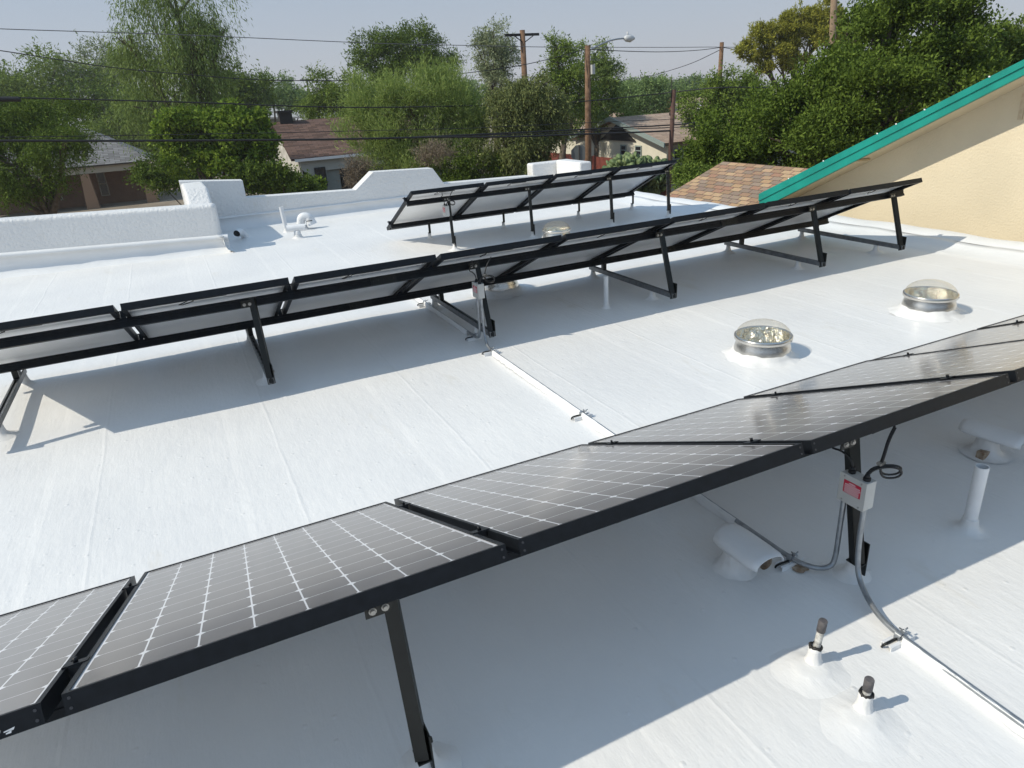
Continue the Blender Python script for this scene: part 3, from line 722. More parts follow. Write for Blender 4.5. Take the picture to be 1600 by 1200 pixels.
def pipe_support(x, y, label, dx=0.0):
    t = thing('pipe_support', (x, y, 0), label, 'pipe support', 'white blocks carrying the conduits')
    b = MB(); b.channel((x - .06, y, .0), (x + .075, y, .0), .041, .030, (0, 0, 1)); 
    b = MB()
    # short strut on its side: open channel profile seen from the end
    y0_, y1_ = y - .021, y + .021
    b.box((x - .065, y0_, -.012), (x + .06, y0_ + .004, .018)); b.box((x - .065, y1_ - .004, -.012), (x + .06, y1_, .018)); b.box((x - .065, y0_ + .004, -.012), (x + .06, y1_ - .004, -.006))
    b.box((x - .065, y0_ + .004, .014), (x + .06, y0_ + .012, .018)); b.box((x - .065, y1_ - .012, .014), (x + .06, y1_ - .004, .018))
    b.build('block', M_COAT, t, bevel=.0015)
    b = MB(); N = 10
    pts = [(x - .0135 * math.cos(math.pi * i / N) , y, ZC + .0135 * math.sin(math.pi * i / N)) for i in range(N + 1)]
    pts = [(x - .0135, y, .014)] + pts + [(x + .0135, y, .014)]
    for a, c in zip(pts[:-1], pts[1:]): b.bar(a, c, .003, .022, up=(0, 1, 0))
    b.box((x + .011, y - .008, .038), (x + .028, y + .008, .041)); b.tube([(x + .018, y - .016, .043), (x + .018, y + .016, .043)], .003, 6); b.tube([(x + .022, y, .038), (x + .04, y, .046)], .003, 6)
    b.build('strap_clamp', M_GALV, t)
    b = MB(); b.tube([(x - .072, y + .01, .002), (x - .073, y + .005, .014), (x - .064, y, .022), (x - .045, y - .002, .024), (x - .016, y - .002, .022)], .0045, 6); b.build('wire_tie', M_STRUT, t)
    return t
pipe_support(1.985, 1.19, 'white block and clamp nearest the bottom right corner of the roof')
pipe_support(1.995, 1.70, 'rust stained conduit block and clamp beside the low white hood')
pipe_support(2.0, 3.38, 'conduit block and clamp in the open sunlit roof between two rows')
pipe_support(2.005, 4.77, 'conduit block at the edge of the middle row shadow')
pipe_support(2.03, 5.17, 'shaded conduit block behind the middle row box leg')
pipe_support(2.03, 6.42, 'conduit block under the low edge of the middle row')
# rust on the second block
b = MB(); rr = random.Random(3); c = Vector((2.01, 1.655, .003))
pts = [c + Vector(((.03 + .012*rr.random()) * math.cos(a) , (.022 + .015*rr.random()) * math.sin(a), 0)) for a in np.linspace(0, 6.1, 14)]
b.add([c + Vector((0, 0, .004))] + pts, [[0, 1 + i, 1 + (i + 1) % 14] for i in range(14)], 0, True)
tag(b.build('rust_stain', M_RUST, loc=c), 'brown rust stain on the roof beside the clamped conduit', 'stain', kind='structure')

# ------------------------------------------------------------------ tubular skylights
def skylight(x, y, label, s=1.0, seed=1):
    zr = float(rz_(y))
    random.seed(seed)
    t = thing('tubular_skylight', (x, y, zr), label, 'skylight', 'round tubular skylights on the roof')
    b = MB(); b.lathe((x, y, zr), [(.30, -.014), (.265, -.002), (.235, .006), (.215, .022), (.206, .045), (.198, .048), (.188, .03)], 64, wob=.018, wz=.004); b.build('coating_skirt', M_ROOF, t)
    b = MB(); b.lathe((x, y, zr), [(.205, -.01), (.201, .05), (.192, .085), (.181, .112), (.181, .125)], 64); b.build('flashing', M_SKYM, t)
    b = MB(); b.lathe((x, y, zr), [(.181, .122), (.200, .122), (.204, .127), (.204, .150), (.199, .155), (.188, .155), (.184, .150)], 64)
    for k in range(3):
        a = 2.1 * k + .9; b.tube([(x + .203*math.cos(a), y + .203*math.sin(a), zr + .139), (x + .209*math.cos(a), y + .209*math.sin(a), zr + .139)], .005, 6)
    b.build('ring', M_SKYM, t)
    b = MB(); b.lathe((x, y, zr), [(.186, .150), (.165, .09), (.15, .05), (.11, .03), (.05, .022), (.001, .02)], 18, smooth=False, wob=.02); b.build('reflector', M_MIRR, t)
    b = MB(); pr_ = [(.190 * math.cos(a), .154 + .104 * math.sin(a)) for a in np.linspace(0, math.pi/2 - .01, 14)]
    b.lathe((x, y, zr), [(.196, .156), (.190, .1565)] + pr_[1:], 64); b.build('dome', M_DOME, t)
    return t
skylight(3.66, 3.58, 'domed skylight with mirror lining nearest the near panels, left of the pair', seed=2)
skylight(5.47, 3.57, 'domed skylight to the right of the pair near the right roof edge', seed=3)
skylight(2.86, 6.45, 'skylight mostly hidden behind the middle solar row and its electrical box', seed=4)
skylight(4.83, 8.75, 'skylight whose pale dome peeks over the top edge of the middle row', seed=5)

# ------------------------------------------------------------------ vents and pipes
def skirt(c, r0, r1, h, wob=.04, n=36, sp=2.2, zp=2.1):
    b = MB(); pr_ = []
    for i in range(15):
        t_ = i / 14; pr_.append((r0 + (r1 - r0) * (1 - (1 - t_) ** sp), -.010 + (h + .010) * t_ ** zp))
    b.lathe(c, pr_ + [(r1 * .6, h + .001), (.0005, h + .0005)], n, wob=wob); return b
def vent_pipe(x, y, h, r, label, lean=(0, 0), mnd=.09, group='plain white vent pipes'):
    zr = float(rz_(y)); t = thing('vent_pipe', (x, y, zr), label, 'vent pipe', group)
    skirt((x, y, zr), mnd, r + .004, .05).build('coating_skirt', M_ROOF, t)
    b = MB(); b.tube([(x, y, zr), (x + lean[0]*.5, y + lean[1]*.5, zr + h*.5), (x + lean[0], y + lean[1], zr + h)], r, 20, caps=False)
    b.tube([(x + lean[0], y + lean[1], zr + h), (x + lean[0]*.8, y + lean[1]*.8, zr + h*.8)], r*.86, 20, caps=False)
    b.lathe((x + lean[0], y + lean[1], zr + h), [(r, 0), (r*.86, 0)], 20)
    b.build('pipe', M_COAT, t)
    b = MB(); b.disc((x + lean[0], y + lean[1], zr + h*.86), r*.9, 20); b.build('opening', M_TAR, t)
    return t
vent_pipe(2.845, 1.50, .306, .027, 'short white vent pipe in the near row shadow at the right edge')
vent_pipe(3.39, 5.25, .30, .022, 'white vent pipe standing in the shadow under the middle row')
v0 = on_z((448, 362), -.1); v1 = on_y((440, 323), v0.y)
vent_pipe(v0.x, v0.y, v1.z + .1, .035, 'tall thin white vent pipe before the back parapet', lean=(-.02, 0))
def capped_pipe(c, tip, r, label, seed):
    random.seed(seed)
    t = thing('capped_pipe', c, label, 'pipe', 'two dark capped pipes in the foreground'); c = Vector(c); tip = Vector(tip)
    b = skirt((c.x, c.y, 0), .12, .021, .075, wob=.06, sp=2.6, zp=2.6); b.build('coating_skirt', M_ROOF, t)
    b = skirt((c.x - .03, c.y - .02, 0), .21, .05, .014, wob=.07, sp=1.15, zp=1.7); b.build('coating_skirt', M_ROOF, t)
    b = MB(); b.lathe((c.x, c.y, .07), [(.016, 0), (.021, .003), (.022, .010), (.018, .014), (.012, .012)], 20, wob=.12, wz=.002); b.build('mastic_collar', M_TAR, t)
    d_ = tip - Vector((c.x, c.y, 0)); L_ = d_.length; d_.normalize()
    b = MB(); b.tube([Vector((c.x, c.y, .03)), Vector((c.x, c.y, 0)) + d_ * (L_ - .045)], r * .92, 16); b.build('pipe', M_PIPEP, t)
    b = MB(); e = Vector((c.x, c.y, 0)); b.tube([e + d_ * (L_ - .046), e + d_ * (L_ - .003), e + d_ * L_], [r * 1.1, r * 1.1, r * .98], 16); b.build('cap', M_PIPEG, t)
capped_pipe((1.650, 1.262, 0), (1.655, 1.25, .196), .0135, 'dark capped pipe at the edge of the near row shadow, farther of the two', 11)
capped_pipe((1.628, 1.043, 0), (1.622, 1.036, .145), .0135, 'dark capped pipe nearer the bottom edge, shorter and in full sun', 12)
def hood(cx, cy, cz, L_, r, ang, label, seed, base):
    """folded sheet hood on a coated throat"""
    random.seed(seed)
    t = thing('vent_hood', (cx, cy, 0), label, 'vent hood', 'low white sheet metal vent hoods')
    skirt((base[0], base[1], 0), .12, .052, cz - .01, wob=.06).build('coating_skirt', M_ROOF, t)
    ca, sa = math.cos(ang), math.sin(ang); b = MB(); N = 16; vs = []; sec = []
    for k, (l_, w_) in enumerate([(-.5, .55), (-.40, .92), (-.2, 1), (.2, 1), (.40, .97), (.5, .82)]):
        ring = []
        for i in range(N + 1):
            a = math.pi * i / N; u = -math.cos(a) * r * w_; z = cz + math.sin(a) ** .8 * r * .52 * (1 if k else .92) 
            l2 = l_ * L_
            ring.append(Vector((cx + ca * l2 - sa * u, cy + sa * l2 + ca * u, z)))
        sec.append(ring)
    vs = [v for rg in sec for v in rg]; K = N + 1
    fs = [[i*K + j, i*K + j + 1, (i+1)*K + j + 1, (i+1)*K + j] for i in range(len(sec) - 1) for j in range(N)]
    b.add(vs, fs, 0, True); o = b.build('hood', M_COAT, t)
    md = o.modifiers.new('s', 'SOLIDIFY'); md.thickness = .004; md.offset = -1
    b = MB(); b.tube([(cx + ca*L_*.18, cy + sa*L_*.18, cz + r*.05), (cx + ca*L_*.42, cy + sa*L_*.42, cz + r*.05)], r*.36, 14, caps=False); b.build('duct', M_RUST, t)
    return t
hood(1.815, 1.775, .095, .275, .086, -math.pi/2 + .0, 'low white vent hood with rusty open end near the bent conduit', 5, (1.79, 1.80))
hood(3.56, 1.86, .10, .30, .080, -.35 - math.pi/2 + .5, 'white vent hood cut by the right edge of the photo', 6, (3.56, 1.88))
c = on_z((1537, 707), .02); b = MB(); b.box(c + Vector((-.03, -.02, -.03)), c + Vector((.03, .02, .01)))
tag(b.build('wood_scrap', M_RUST, loc=c, bevel=.002), 'small rusty brown scrap beside the right hand vent hood', 'scrap')
# far corner fittings
c = on_z((384, 371), -.1); t = thing('curved_vent', (c.x, c.y, -.1), 'short bent white vent with a dark mouth in the corner shadow', 'vent')
b = MB(); e = on_z((369, 362), .04); dv = (Vector((c.x, c.y, -.1)) - e)
b.tube(arc_pts([(c.x, c.y, -.11), (c.x - .03, c.y - .02, -.03), e + Vector((.05, -.02, 0)), e + Vector((-.0, -.08, -.02))], 2), .058, 18, caps=False); b.build('pipe', M_COAT, t)
b = MB(); b.tube([e + Vector((-.0, -.068, -.016)), e + Vector((0, -.072, -.017))], .052, 18); b.build('opening', M_TAR, t)
skirt((c.x, c.y, -.1), .13, .05, .05).build('coating_skirt', M_ROOF, t)
c = on_z((466, 371), -.1); t = thing('tee_vent', (c.x, c.y, -.1), 'white tee shaped vent with a sideways pipe beside the tall thin pipe', 'vent')
b = MB(); b.tube([(c.x, c.y, -.1), (c.x, c.y, .02)], .055, 18); b.tube([(c.x - .15, c.y + .03, .055), (c.x + .14, c.y - .03, .055)], .055, 18, caps=False)
b.tube([(c.x - .15, c.y + .03, .055), (c.x + .14, c.y - .03, .055)], .049, 18, caps=False); b.build('pipe', M_COAT, t)
b = MB(); b.tube([(c.x - .125, c.y + .026, .055), (c.x - .12, c.y + .025, .055)], .05, 16); b.build('opening', M_TAR, t)
skirt((c.x, c.y, -.1), .14, .06, .05).build('coating_skirt', M_ROOF, t)
c = on_z((474, 357), -.1); t = thing('gooseneck_vent', (c.x, c.y, -.1), 'white gooseneck vent with a flared downturned hood near the back parapet', 'vent')
b = MB(); b.tube(arc_pts([(c.x - .03, c.y, -.1), (c.x - .03, c.y, .0), (c.x + .0, c.y - .02, .11), (c.x + .11, c.y - .05, .10), (c.x + .14, c.y - .06, .03)], 2), .070, 20, caps=False)
b.build('elbow', M_COAT, t)
b = MB(); b.tube([(c.x + .12, c.y - .055, .07), (c.x + .15, c.y - .065, -.04)], [.078, .092], 20, caps=False); b.lathe((c.x+.125, c.y-.056, .055), [(.075, 0), (.083, .012), (.075, .02)], 20); b.build('hood', M_COAT, t)
b = MB(); b.box((c.x + .05, c.y - .145, .03), (c.x + .15, c.y - .14, .043)); b.build('louvre', M_STRUT, t)
skirt((c.x, c.y, -.1), .15, .07, .05).build('coating_skirt', M_ROOF, t)

# ------------------------------------------------------------------ utility poles and wires
def pole(q_top, y, r, label, name='utility_pole', mt=M_WOOD, lean=0.0, top_extra=0):
    p = on_y(q_top, y); t = thing(name, (p.x + lean, p.y, GZ), label, 'pole' if 'pole' in name else 'lamp')
    b = MB(); b.tube([(p.x + lean, p.y, GZ), (p.x + lean * .5, p.y, (GZ + p.z) / 2), (p.x, p.y, p.z)], [r * 1.25, r, r * .85], 14); b.build('pole_shaft', mt, t)
    return t, p
t, pA_ = pole((918, 71), 30, .145, 'tall brown pole carrying the curved street lamp arm', 'street_lamp', lean=-.1)
e = on_y((975, 60), 30); k1 = on_y((922, 78), 30); k2 = on_y((945, 66), 30)
b = MB(); b.tube(arc_pts([k1, k2, on_y((962, 61), 30), e], 2), .035, 8); b.build('lamp_arm', M_GALV, t)
b = MB(); h0 = e; h1 = on_y((991, 60), 30)
b.tube([h0, h0.lerp(h1, .2), h0.lerp(h1, .6), h1], [.06, .14, .17, .06], 12); b.tube([h0.lerp(h1, .35) + Vector((0, 0, .1)), h0.lerp(h1, .35) + Vector((0, 0, .28))], .04, 8); b.build('lamp_head', mat('pale lamp housing', (.55, .56, .56), .4), t)
b = MB(); c = on_y((920.5, 109), 30) ; b.box(c + Vector((-.03, -.32, -.2)), c + Vector((.12, -.18, .2))); b.build('meter_box', M_BOXM, t)
t, pC_ = pole((1128, 66), 38, .15, 'plain brown pole right of the tan house roof with wires fanning out', lean=-.1)
t, pD_ = pole((816, 47), 38, .17, 'brown pole with a timber crossarm above the grey green tree')
c = on_y((816, 54), 38); l_ = on_y((789, 55), 38); r_ = on_y((842, 53.5), 38)
b = MB(); b.bar(l_, r_, .10, .13); b.build('crossarm', M_DARK, t)
b = MB(); b.bar(on_y((801, 55), 38) + Vector((0, -.1, 0)), on_y((815, 66), 38) + Vector((0, -.1, 0)), .05, .04); b.bar(on_y((833, 55), 38) + Vector((0, -.1, 0)), on_y((819, 66), 38) + Vector((0, -.1, 0)), .05, .04); b.build('brace', M_DARK, t)
t, pE_ = pole((1053, 140), 24, .095, 'dark red pole with a thin mast rising just behind the farthest row end', mt=M_DKPOLE, lean=-.2)
b = MB(); b.tube([on_y((1052, 160), 24) + Vector((-.1, 0, 0)), on_y((1050, 121), 24)], .016, 6); b.build('mast', M_DARK, t)
t, pF_ = pole((479, 123), 150, .2, 'tiny distant pole with a crossarm above the left trees', mt=M_DARK)
b = MB(); b.bar(on_y((469, 125), 150), on_y((491, 124.5), 150), .25, .25); b.build('crossarm', M_DARK, t)
# palm trunk
pt = at(1305, 30, 40); ptop = at(1306, -75, 40)
t = thing('palm_tree', (pt.x, pt.y, GZ), 'tall slim palm trunk rising behind the big dark tree', 'palm tree')
b = MB(); b.tube([(pt.x - .1, pt.y, GZ), (pt.x, pt.y, 3), (ptop.x, ptop.y, ptop.z)], [.24, .17, .15], 14, wob=.05); b.build('trunk', mat('palm trunk', (.20, .14, .09), .9, base2=(.28, .20, .13), vscale=12), t)
b = MB(); rr = random.Random(8)
for k in range(40):
    a = rr.random() * 6.28; up = rr.uniform(-.5, 1.1); dv = Vector((math.cos(a), math.sin(a), 0)); c = Vector((ptop.x, ptop.y, ptop.z + .1))
    for j in range(14):
        f_ = .5 + j * .09; q = c + dv * f_ + Vector((0, 0, up * f_ - .35 * f_ * f_)); sd_ = Vector((-dv.y, dv.x, 0)) * (.35 * (1 - abs(j - 7) / 12))
        b.add([q, q + sd_ + dv * .25 + Vector((0, 0, -.1)), q + dv * .07], [(0, 1, 2)]); b.add([q, q - sd_ + dv * .25 + Vector((0, 0, -.1)), q + dv * .07], [(0, 1, 2)])
b.build('crown', leaf_material('palm frond', (.05, .08, .02), (.09, .12, .04)), t)
def wire(pts, r, label, ydep=24.0, mt=M_WIRE, name='overhead_cable'):
    P3_ = [on_y(p[:2], p[2] if len(p) > 2 else ydep) for p in pts]
    # Catmull-Rom through the points
    out = []; Q = [P3_[0]*2 - P3_[1]] + P3_ + [P3_[-1]*2 - P3_[-2]]
    for i in range(1, len(Q) - 2):
        for k in range(8):
            s_ = k / 8; out.append(.5 * ((2*Q[i]) + (-Q[i-1] + Q[i+1])*s_ + (2*Q[i-1] - 5*Q[i] + 4*Q[i+1] - Q[i+2])*s_*s_ + (-Q[i-1] + 3*Q[i] - 3*Q[i+1] + Q[i+2])*s_**3))
    out.append(P3_[-1]); b = MB(); b.tube(out, r, 6)
    return tag(b.build(name, mt, loc=P3_[0]), label, 'cable', 'overhead power and telephone cables')
wire([(-150, 221), (0, 220), (200, 220), (400, 219), (500, 218), (600, 216), (700, 214), (800, 213.5), (900, 210), (987, 207), (1053, 204)], .036, 'thickest overhead cable, lowest of the bundle crossing the whole view')
wire([(-150, 216), (0, 214.5), (200, 211.5), (400, 208), (600, 203.5), (740, 200), (800, 197), (956, 190), (1053, 186), (1120, 181)], .011, 'thin cable just above the thickest low cable', 23.8)
wire([(590, 217), (700, 212), (800, 207.5), (956, 200), (1053, 195), (1100, 190)], .028, 'second thick cable splitting off upward toward the dark red pole', 24.2)
wire([(640, 214.5), (740, 211.5), (860, 208), (960, 202.5), (1053, 199), (1120, 194)], .018, 'medium cable running between the two thick low cables', 24.4)
wire([(-150, 147), (0, 152), (100, 154.5), (300, 160), (500, 167), (620, 167.5), (735, 165), (800, 162.5), (909, 158.5), (1034, 146), (1122, 137, 24), (1200, 137, 24), (1260, 137.5, 24)], .024, 'black cable at mid height passing behind the bright green tree', 27)
wire([(-150, 60), (0, 79), (172, 105), (312, 118), (390, 124), (469, 126), (575, 125), (681, 119), (809, 103), (900, 81), (918, 76)], .017, 'cable sagging from upper left then climbing to the street lamp pole', 30)
wire([(-200, 37), (0, 45), (150, 50), (300, 55), (500, 64), (600, 68), (730, 71), (860, 73.5), (1040, 74), (1160, 74), (1400, 80)], .018, 'highest thin pale cable crossing the sky', 37.8, mat('grey aluminium cable', (.12, .12, .13), .6))
wire([(920, 77, 30), (980, 80, 32.4), (1037, 81, 35), (1090, 78.5, 37), (1127, 74, 38)], .02, 'slack cable from the street lamp pole to the plain brown pole')
wire([(1127, 77, 38), (1080, 99, 42), (1030, 115, 47), (1000, 122, 50), (970, 125, 54)], .02, 'drooping cable from the plain brown pole toward the tan houses')
wire([(1129, 74, 38), (1145, 77, 38), (1165, 83, 38), (1220, 95, 38)], .02, 'short cable leaving the plain brown pole toward the pine')
wire([(-150, 157), (0, 155), (32, 155)], .085, 'thick dark splice case on the cable at the left edge', 27, name='splice_case')

# ------------------------------------------------------------------ houses behind
M_SHG = shingle_material('grey shingles', [(.20, .195, .19), (.24, .235, .23), (.17, .165, .16), (.22, .215, .21)], course=.22, tab=.7)
M_SHB = shingle_material('brown shingles', [(.13, .075, .055), (.17, .10, .075), (.10, .06, .045), (.15, .09, .07)], course=.2, tab=.6)
M_SHT = shingle_material('tan brown shingles', [(.38, .27, .20), (.42, .31, .23), (.33, .24, .18)], course=.25, tab=.9)
def slab(name, quad, th, mt, parent):
    """sloped roof slab from 4 world corners: 0-1 along the eave, 3-2 along the ridge"""
    q = [Vector(v) for v in quad]; N = (q[1] - q[0]).cross(q[-1] - q[0]).normalized()
    if N.z < 0: N = -N
    U = (q[1] - q[0]).normalized(); V = N.cross(U)
    me = bpy.data.meshes.new(name); org = world_loc(parent); al = q + [v - N*th for v in q]; n_ = len(q)
    fs = [tuple(range(n_)), tuple(range(2*n_ - 1, n_ - 1, -1))] + [(i, n_ + i, n_ + (i+1) % n_, (i+1) % n_) for i in range(n_)]
    me.from_pydata([tuple(v - org) for v in al], [], fs)
    uvl = me.uv_layers.new(name='UVMap')
    for lp in me.loops:
        d_ = al[lp.vertex_index] - q[0]; uvl.data[lp.index].uv = (d_.dot(U), d_.dot(V))
    me.materials.append(mt); o = bpy.data.objects.new(name, me); COL.objects.link(o); o.parent = parent; return o
def window(parent, x0, x1, y0, y1, z0, z1, face, fm, name='window'):
    """window on a wall; face 'y' = facing -Y at y0, 'x' = facing -X at x0"""
    b = MB(); w_ = .07
    if face == 'y':
        for a, c in (((x0, y0 - .05, z0), (x1, y0 + .03, z0 + w_)), ((x0, y0 - .05, z1 - w_), (x1, y0 + .03, z1)), ((x0, y0 - .05, z0 + w_), (x0 + w_, y0 + .03, z1 - w_)), ((x1 - w_, y0 - .05, z0 + w_), (x1, y0 + .03, z1 - w_)), ((x0 + w_, y0 - .04, (z0+z1)/2 - .03), (x1 - w_, y0 + .02, (z0+z1)/2 + .03))): b.box(a, c)
    else:
        for a, c in (((x0 - .05, y0, z0), (x0 + .03, y1, z0 + w_)), ((x0 - .05, y0, z1 - w_), (x0 + .03, y1, z1)), ((x0 - .05, y0, z0 + w_), (x0 + .03, y0 + w_, z1 - w_)), ((x0 - .05, y1 - w_, z0 + w_), (x0 + .03, y1, z1 - w_)), ((x0 - .04, y0 + w_, (z0+z1)/2 - .03), (x0 + .02, y1 - w_, (z0+z1)/2 + .03))): b.box(a, c)
    f_ = b.build(name, fm, parent)
    b = MB()
    if face == 'y': b.add([(x0 + w_, y0 - .012, z0 + w_), (x1 - w_, y0 - .012, z0 + w_), (x1 - w_, y0 - .012, z1 - w_), (x0 + w_, y0 - .012, z1 - w_)], [(0, 1, 2, 3)])
    else: b.add([(x0 - .012, y0 + w_, z0 + w_), (x0 - .012, y1 - w_, z0 + w_), (x0 - .012, y1 - w_, z1 - w_), (x0 - .012, y0 + w_, z1 - w_)], [(0, 1, 2, 3)])
    b.build('pane', M_GLASS, f_); return f_
# --- house 1: grey hipped roof, brown porch with tapered columns
H1Y = 60.8; hz = -1.2
h1 = thing('grey_roofed_house', (-4, 64, GZ), 'house with grey shingled hip roof and brown porch columns at the left', 'house')
ex = on_z((241, 250), hz).x; ex0 = -16
e0, e1 = Vector((ex0, H1Y, hz)), Vector((ex, H1Y, hz))
rx = ex - 4.6; rz = hz + 2.75; ryy = H1Y + 4.6
slab('roof', [e0, e1, (rx, ryy, rz), (ex0, ryy, rz)], .12, M_SHG, h1)
slab('roof', [e1 + Vector((0, 0, 0)), (ex, H1Y + 9.2, hz), (rx, ryy, rz)], .12, M_SHG, h1)
slab('roof', [(ex, H1Y + 9.2, hz), (ex0, H1Y + 9.2, hz), (ex0, ryy, rz), (rx, ryy, rz)], .12, M_SHG, h1)
M_BRW = mat('brown stucco', (.20, .12, .075), .9, var=.1, vscale=1.5, bump=.03, bscale=6)
M_BEI = mat('beige fascia paint', (.36, .32, .25), .8)
b = MB(); b.box((ex0, H1Y + .25, hz - .55), (ex - .35, H1Y + .5, hz - .1)); b.build('fascia', M_BEI, h1)
b = MB(); b.box((ex0, H1Y + 2.6, GZ), (ex - .4, H1Y + 8.8, hz - .12)); b.build('wall', M_BRW, h1)
for pxx in (235, 137, 62):
    c = on_y((pxx, 290), H1Y + .4); b = MB(); xx = min(c.x, ex - .75)
    b.add([(xx - .42, H1Y - .02, GZ), (xx + .42, H1Y - .02, GZ), (xx + .42, H1Y + .82, GZ), (xx - .42, H1Y + .82, GZ), (xx - .27, H1Y + .13, hz - .56), (xx + .27, H1Y + .13, hz - .56), (xx + .27, H1Y + .67, hz - .56), (xx - .27, H1Y + .67, hz - .56)],
          [(0,3,2,1),(4,5,6,7),(0,1,5,4),(1,2,6,5),(2,3,7,6),(3,0,4,7)]); b.build('porch_column', mat('tan brown column', (.30, .19, .12), .9), h1)
for pa_, pb_ in (((150, 275), (174, 310)), ((68, 285), (103, 325))):
    a, c = on_y(pa_, H1Y + 2.55), on_y(pb_, H1Y + 2.55); window(h1, a.x, c.x, H1Y + 2.6, 0, GZ + .6, a.z + .3, 'y', M_BEI)
# --- house 2: brown gabled roof, whitish gable side, dark porch
H2Y = 46.8
h2 = thing('brown_roofed_house', (12, 51, GZ), 'small house with brown shingle roof, chimney and dark porch', 'house')
el = on_y((455, 249), H2Y); hz2 = el.z; xl = el.x; xr = xl + 9.5
rl = on_x((423, 191), xl); ry2 = H2Y + 5.5; rz2 = min(rl.z, hz2 + 2.4); 
slab('roof', [(xl, H2Y, hz2), (xr, H2Y, hz2), (xr, ry2, rz2), (xl, ry2, rz2)], .14, M_SHB, h2)
slab('roof', [(xr, ry2*2 - H2Y, hz2), (xl, ry2*2 - H2Y, hz2), (xl, ry2, rz2), (xr, ry2, rz2)], .14, M_SHB, h2)
M_PEEL = mat('peeling white wall', (.30, .28, .24), .9, base2=(.62, .60, .55), vscale=2.2, detail=6)
M_GRW = mat('grey green house wall', (.24, .26, .24), .85, var=.05)
b = MB(); Mxx = Matrix(((0, 0, 1, xl + .5), (1, 0, 0, 0), (0, 1, 0, 0), (0, 0, 0, 1)))
b.prism([(H2Y + .5, GZ), (ry2*2 - H2Y - .5, GZ), (ry2*2 - H2Y - .5, hz2 + .05), (ry2, rz2 - .18), (H2Y + .5, hz2 + .05)], Mxx, .15); b.build('gable_wall', M_PEEL, h2)
b = MB(); b.box((xl + .65, H2Y + 2.2, GZ), (xr - .4, H2Y + 10, hz2 - .15)); b.build('wall', M_GRW, h2)
b = MB(); b.box((xl + .2, H2Y - .06, hz2 - .19), (xr, H2Y - .01, hz2 - .03)); b.build('gutter', M_TXT, h2)
Mp = Matrix(((1, 0, 0, 0), (0, 0, 1, H2Y + .3), (0, 1, 0, 0), (0, 0, 0, 1))); zt2 = hz2 - .17
b = MB(); b.prism([(xl + .55, zt2), (xl + .55, zt2 - .45), (xl + 1.0, zt2 - .95), (xl + 1.7, zt2 - .95), (xl + 2.0, zt2 - .7), (xr - .4, zt2 - .62), (xr - .4, zt2)], Mp, .2); b.build('porch_beam', mat('grey porch beam', (.40, .41, .38), .8), h2)
b = MB(); b.box((xl + .6, H2Y + .3, GZ), (xl + 1.0, H2Y + .5, zt2 - .95)); b.box((xl + 2.0, H2Y + .28, GZ), (xl + 2.12, H2Y + .42, zt2 - .7)); b.build('porch_post', M_GRW, h2)
a = on_y((493, 262), H2Y + .25); c = on_y((510, 290), H2Y + .25)
window(h2, a.x - .1, c.x + .1, H2Y + .27, 0, c.z, a.z - .0, 'y', M_DARK)
b = MB(); b.box((xl + 1.0, H2Y + .5, GZ), (xl + 2.95, H2Y + .62, zt2 - .4)); b.build('front_wall', M_GRW, h2)
b = MB(); b.box((xl + 3.05, H2Y + .55, GZ), (xl + 5.6, H2Y + .62, zt2 - .4)); b.build('screen_door', M_DARK, h2)
ch = on_y((444, 180), ry2 + .2)
b = MB(); b.box((ch.x - .42, ry2 - .4, rz2 - 1), (ch.x + .42, ry2 + .4, ch.z + .15)); b.box((ch.x - .5, ry2 - .48, ch.z + .15), (ch.x + .5, ry2 + .48, ch.z + .3)); b.build('chimney', M_DARK, h2)
# --- house 3: tan roof with a gable facing left
XG = 25.0
h3 = thing('tan_roofed_house', (30, 38, GZ), 'cream house with tan brown gabled roof and grey trim behind the red fence', 'house')
ne = on_x((1037, 224), XG); pk = on_x((953, 184), XG); hw3 = pk.y - ne.y; fz3 = ne.z
M_CRM = mat('cream siding', (.66, .62, .50), .85, var=.05, vscale=2)
M_TRM = mat('sage grey trim', (.24, .29, .27), .7)
XL3 = XG + 13
slab('roof', [(XG, ne.y, ne.z), (XL3, ne.y, ne.z), (XL3, pk.y, pk.z), (XG, pk.y, pk.z)], .15, M_SHT, h3)
slab('roof', [(XL3, pk.y + hw3, ne.z), (XG, pk.y + hw3, ne.z), (XG, pk.y, pk.z), (XL3, pk.y, pk.z)], .15, M_SHT, h3)
Mg = Matrix(((0, 0, 1, XG - .06), (1, 0, 0, 0), (0, 1, 0, 0), (0, 0, 0, 1))); b = MB()
b.prism([(ne.y - .1, ne.z + .02), (pk.y, pk.z + .06), (pk.y, pk.z - .20), (ne.y - .1, ne.z - .22)], Mg, .08)
b.prism([(pk.y, pk.z + .06), (pk.y + hw3 + .1, ne.z + .02), (pk.y + hw3 + .1, ne.z - .22), (pk.y, pk.z - .20)], Mg, .08); b.build('barge_board', M_TRM, h3)
Mg = Matrix(((0, 0, 1, XG + .6), (1, 0, 0, 0), (0, 1, 0, 0), (0, 0, 0, 1))); b = MB()
b.prism([(ne.y + .5, GZ), (pk.y + hw3 - .5, GZ), (pk.y + hw3 - .5, ne.z + .0), (pk.y, pk.z - .2), (ne.y + .5, ne.z + .0)], Mg, .2); b.build('gable_wall', M_CRM, h3)
Mg[0][3] = XG + .5; b = MB(); b.prism([(pk.y - 1.9, pk.z - 1.35), (pk.y + 1.9, pk.z - 1.35), (pk.y, pk.z - .38)], Mg, .09); b.build('gable_shade', M_DARK, h3)  # dark triangle standing in for the shaded recess under the gable peak
b = MB(); b.box((XG + .8, ne.y + .5, GZ), (XL3 - .5, ne.y + .7, ne.z - .1)); b.build('side_wall', mat('shade toned side wall', (.42, .41, .37), .9), h3)  # greyer than the cream siding: this side's shade is put into the colour
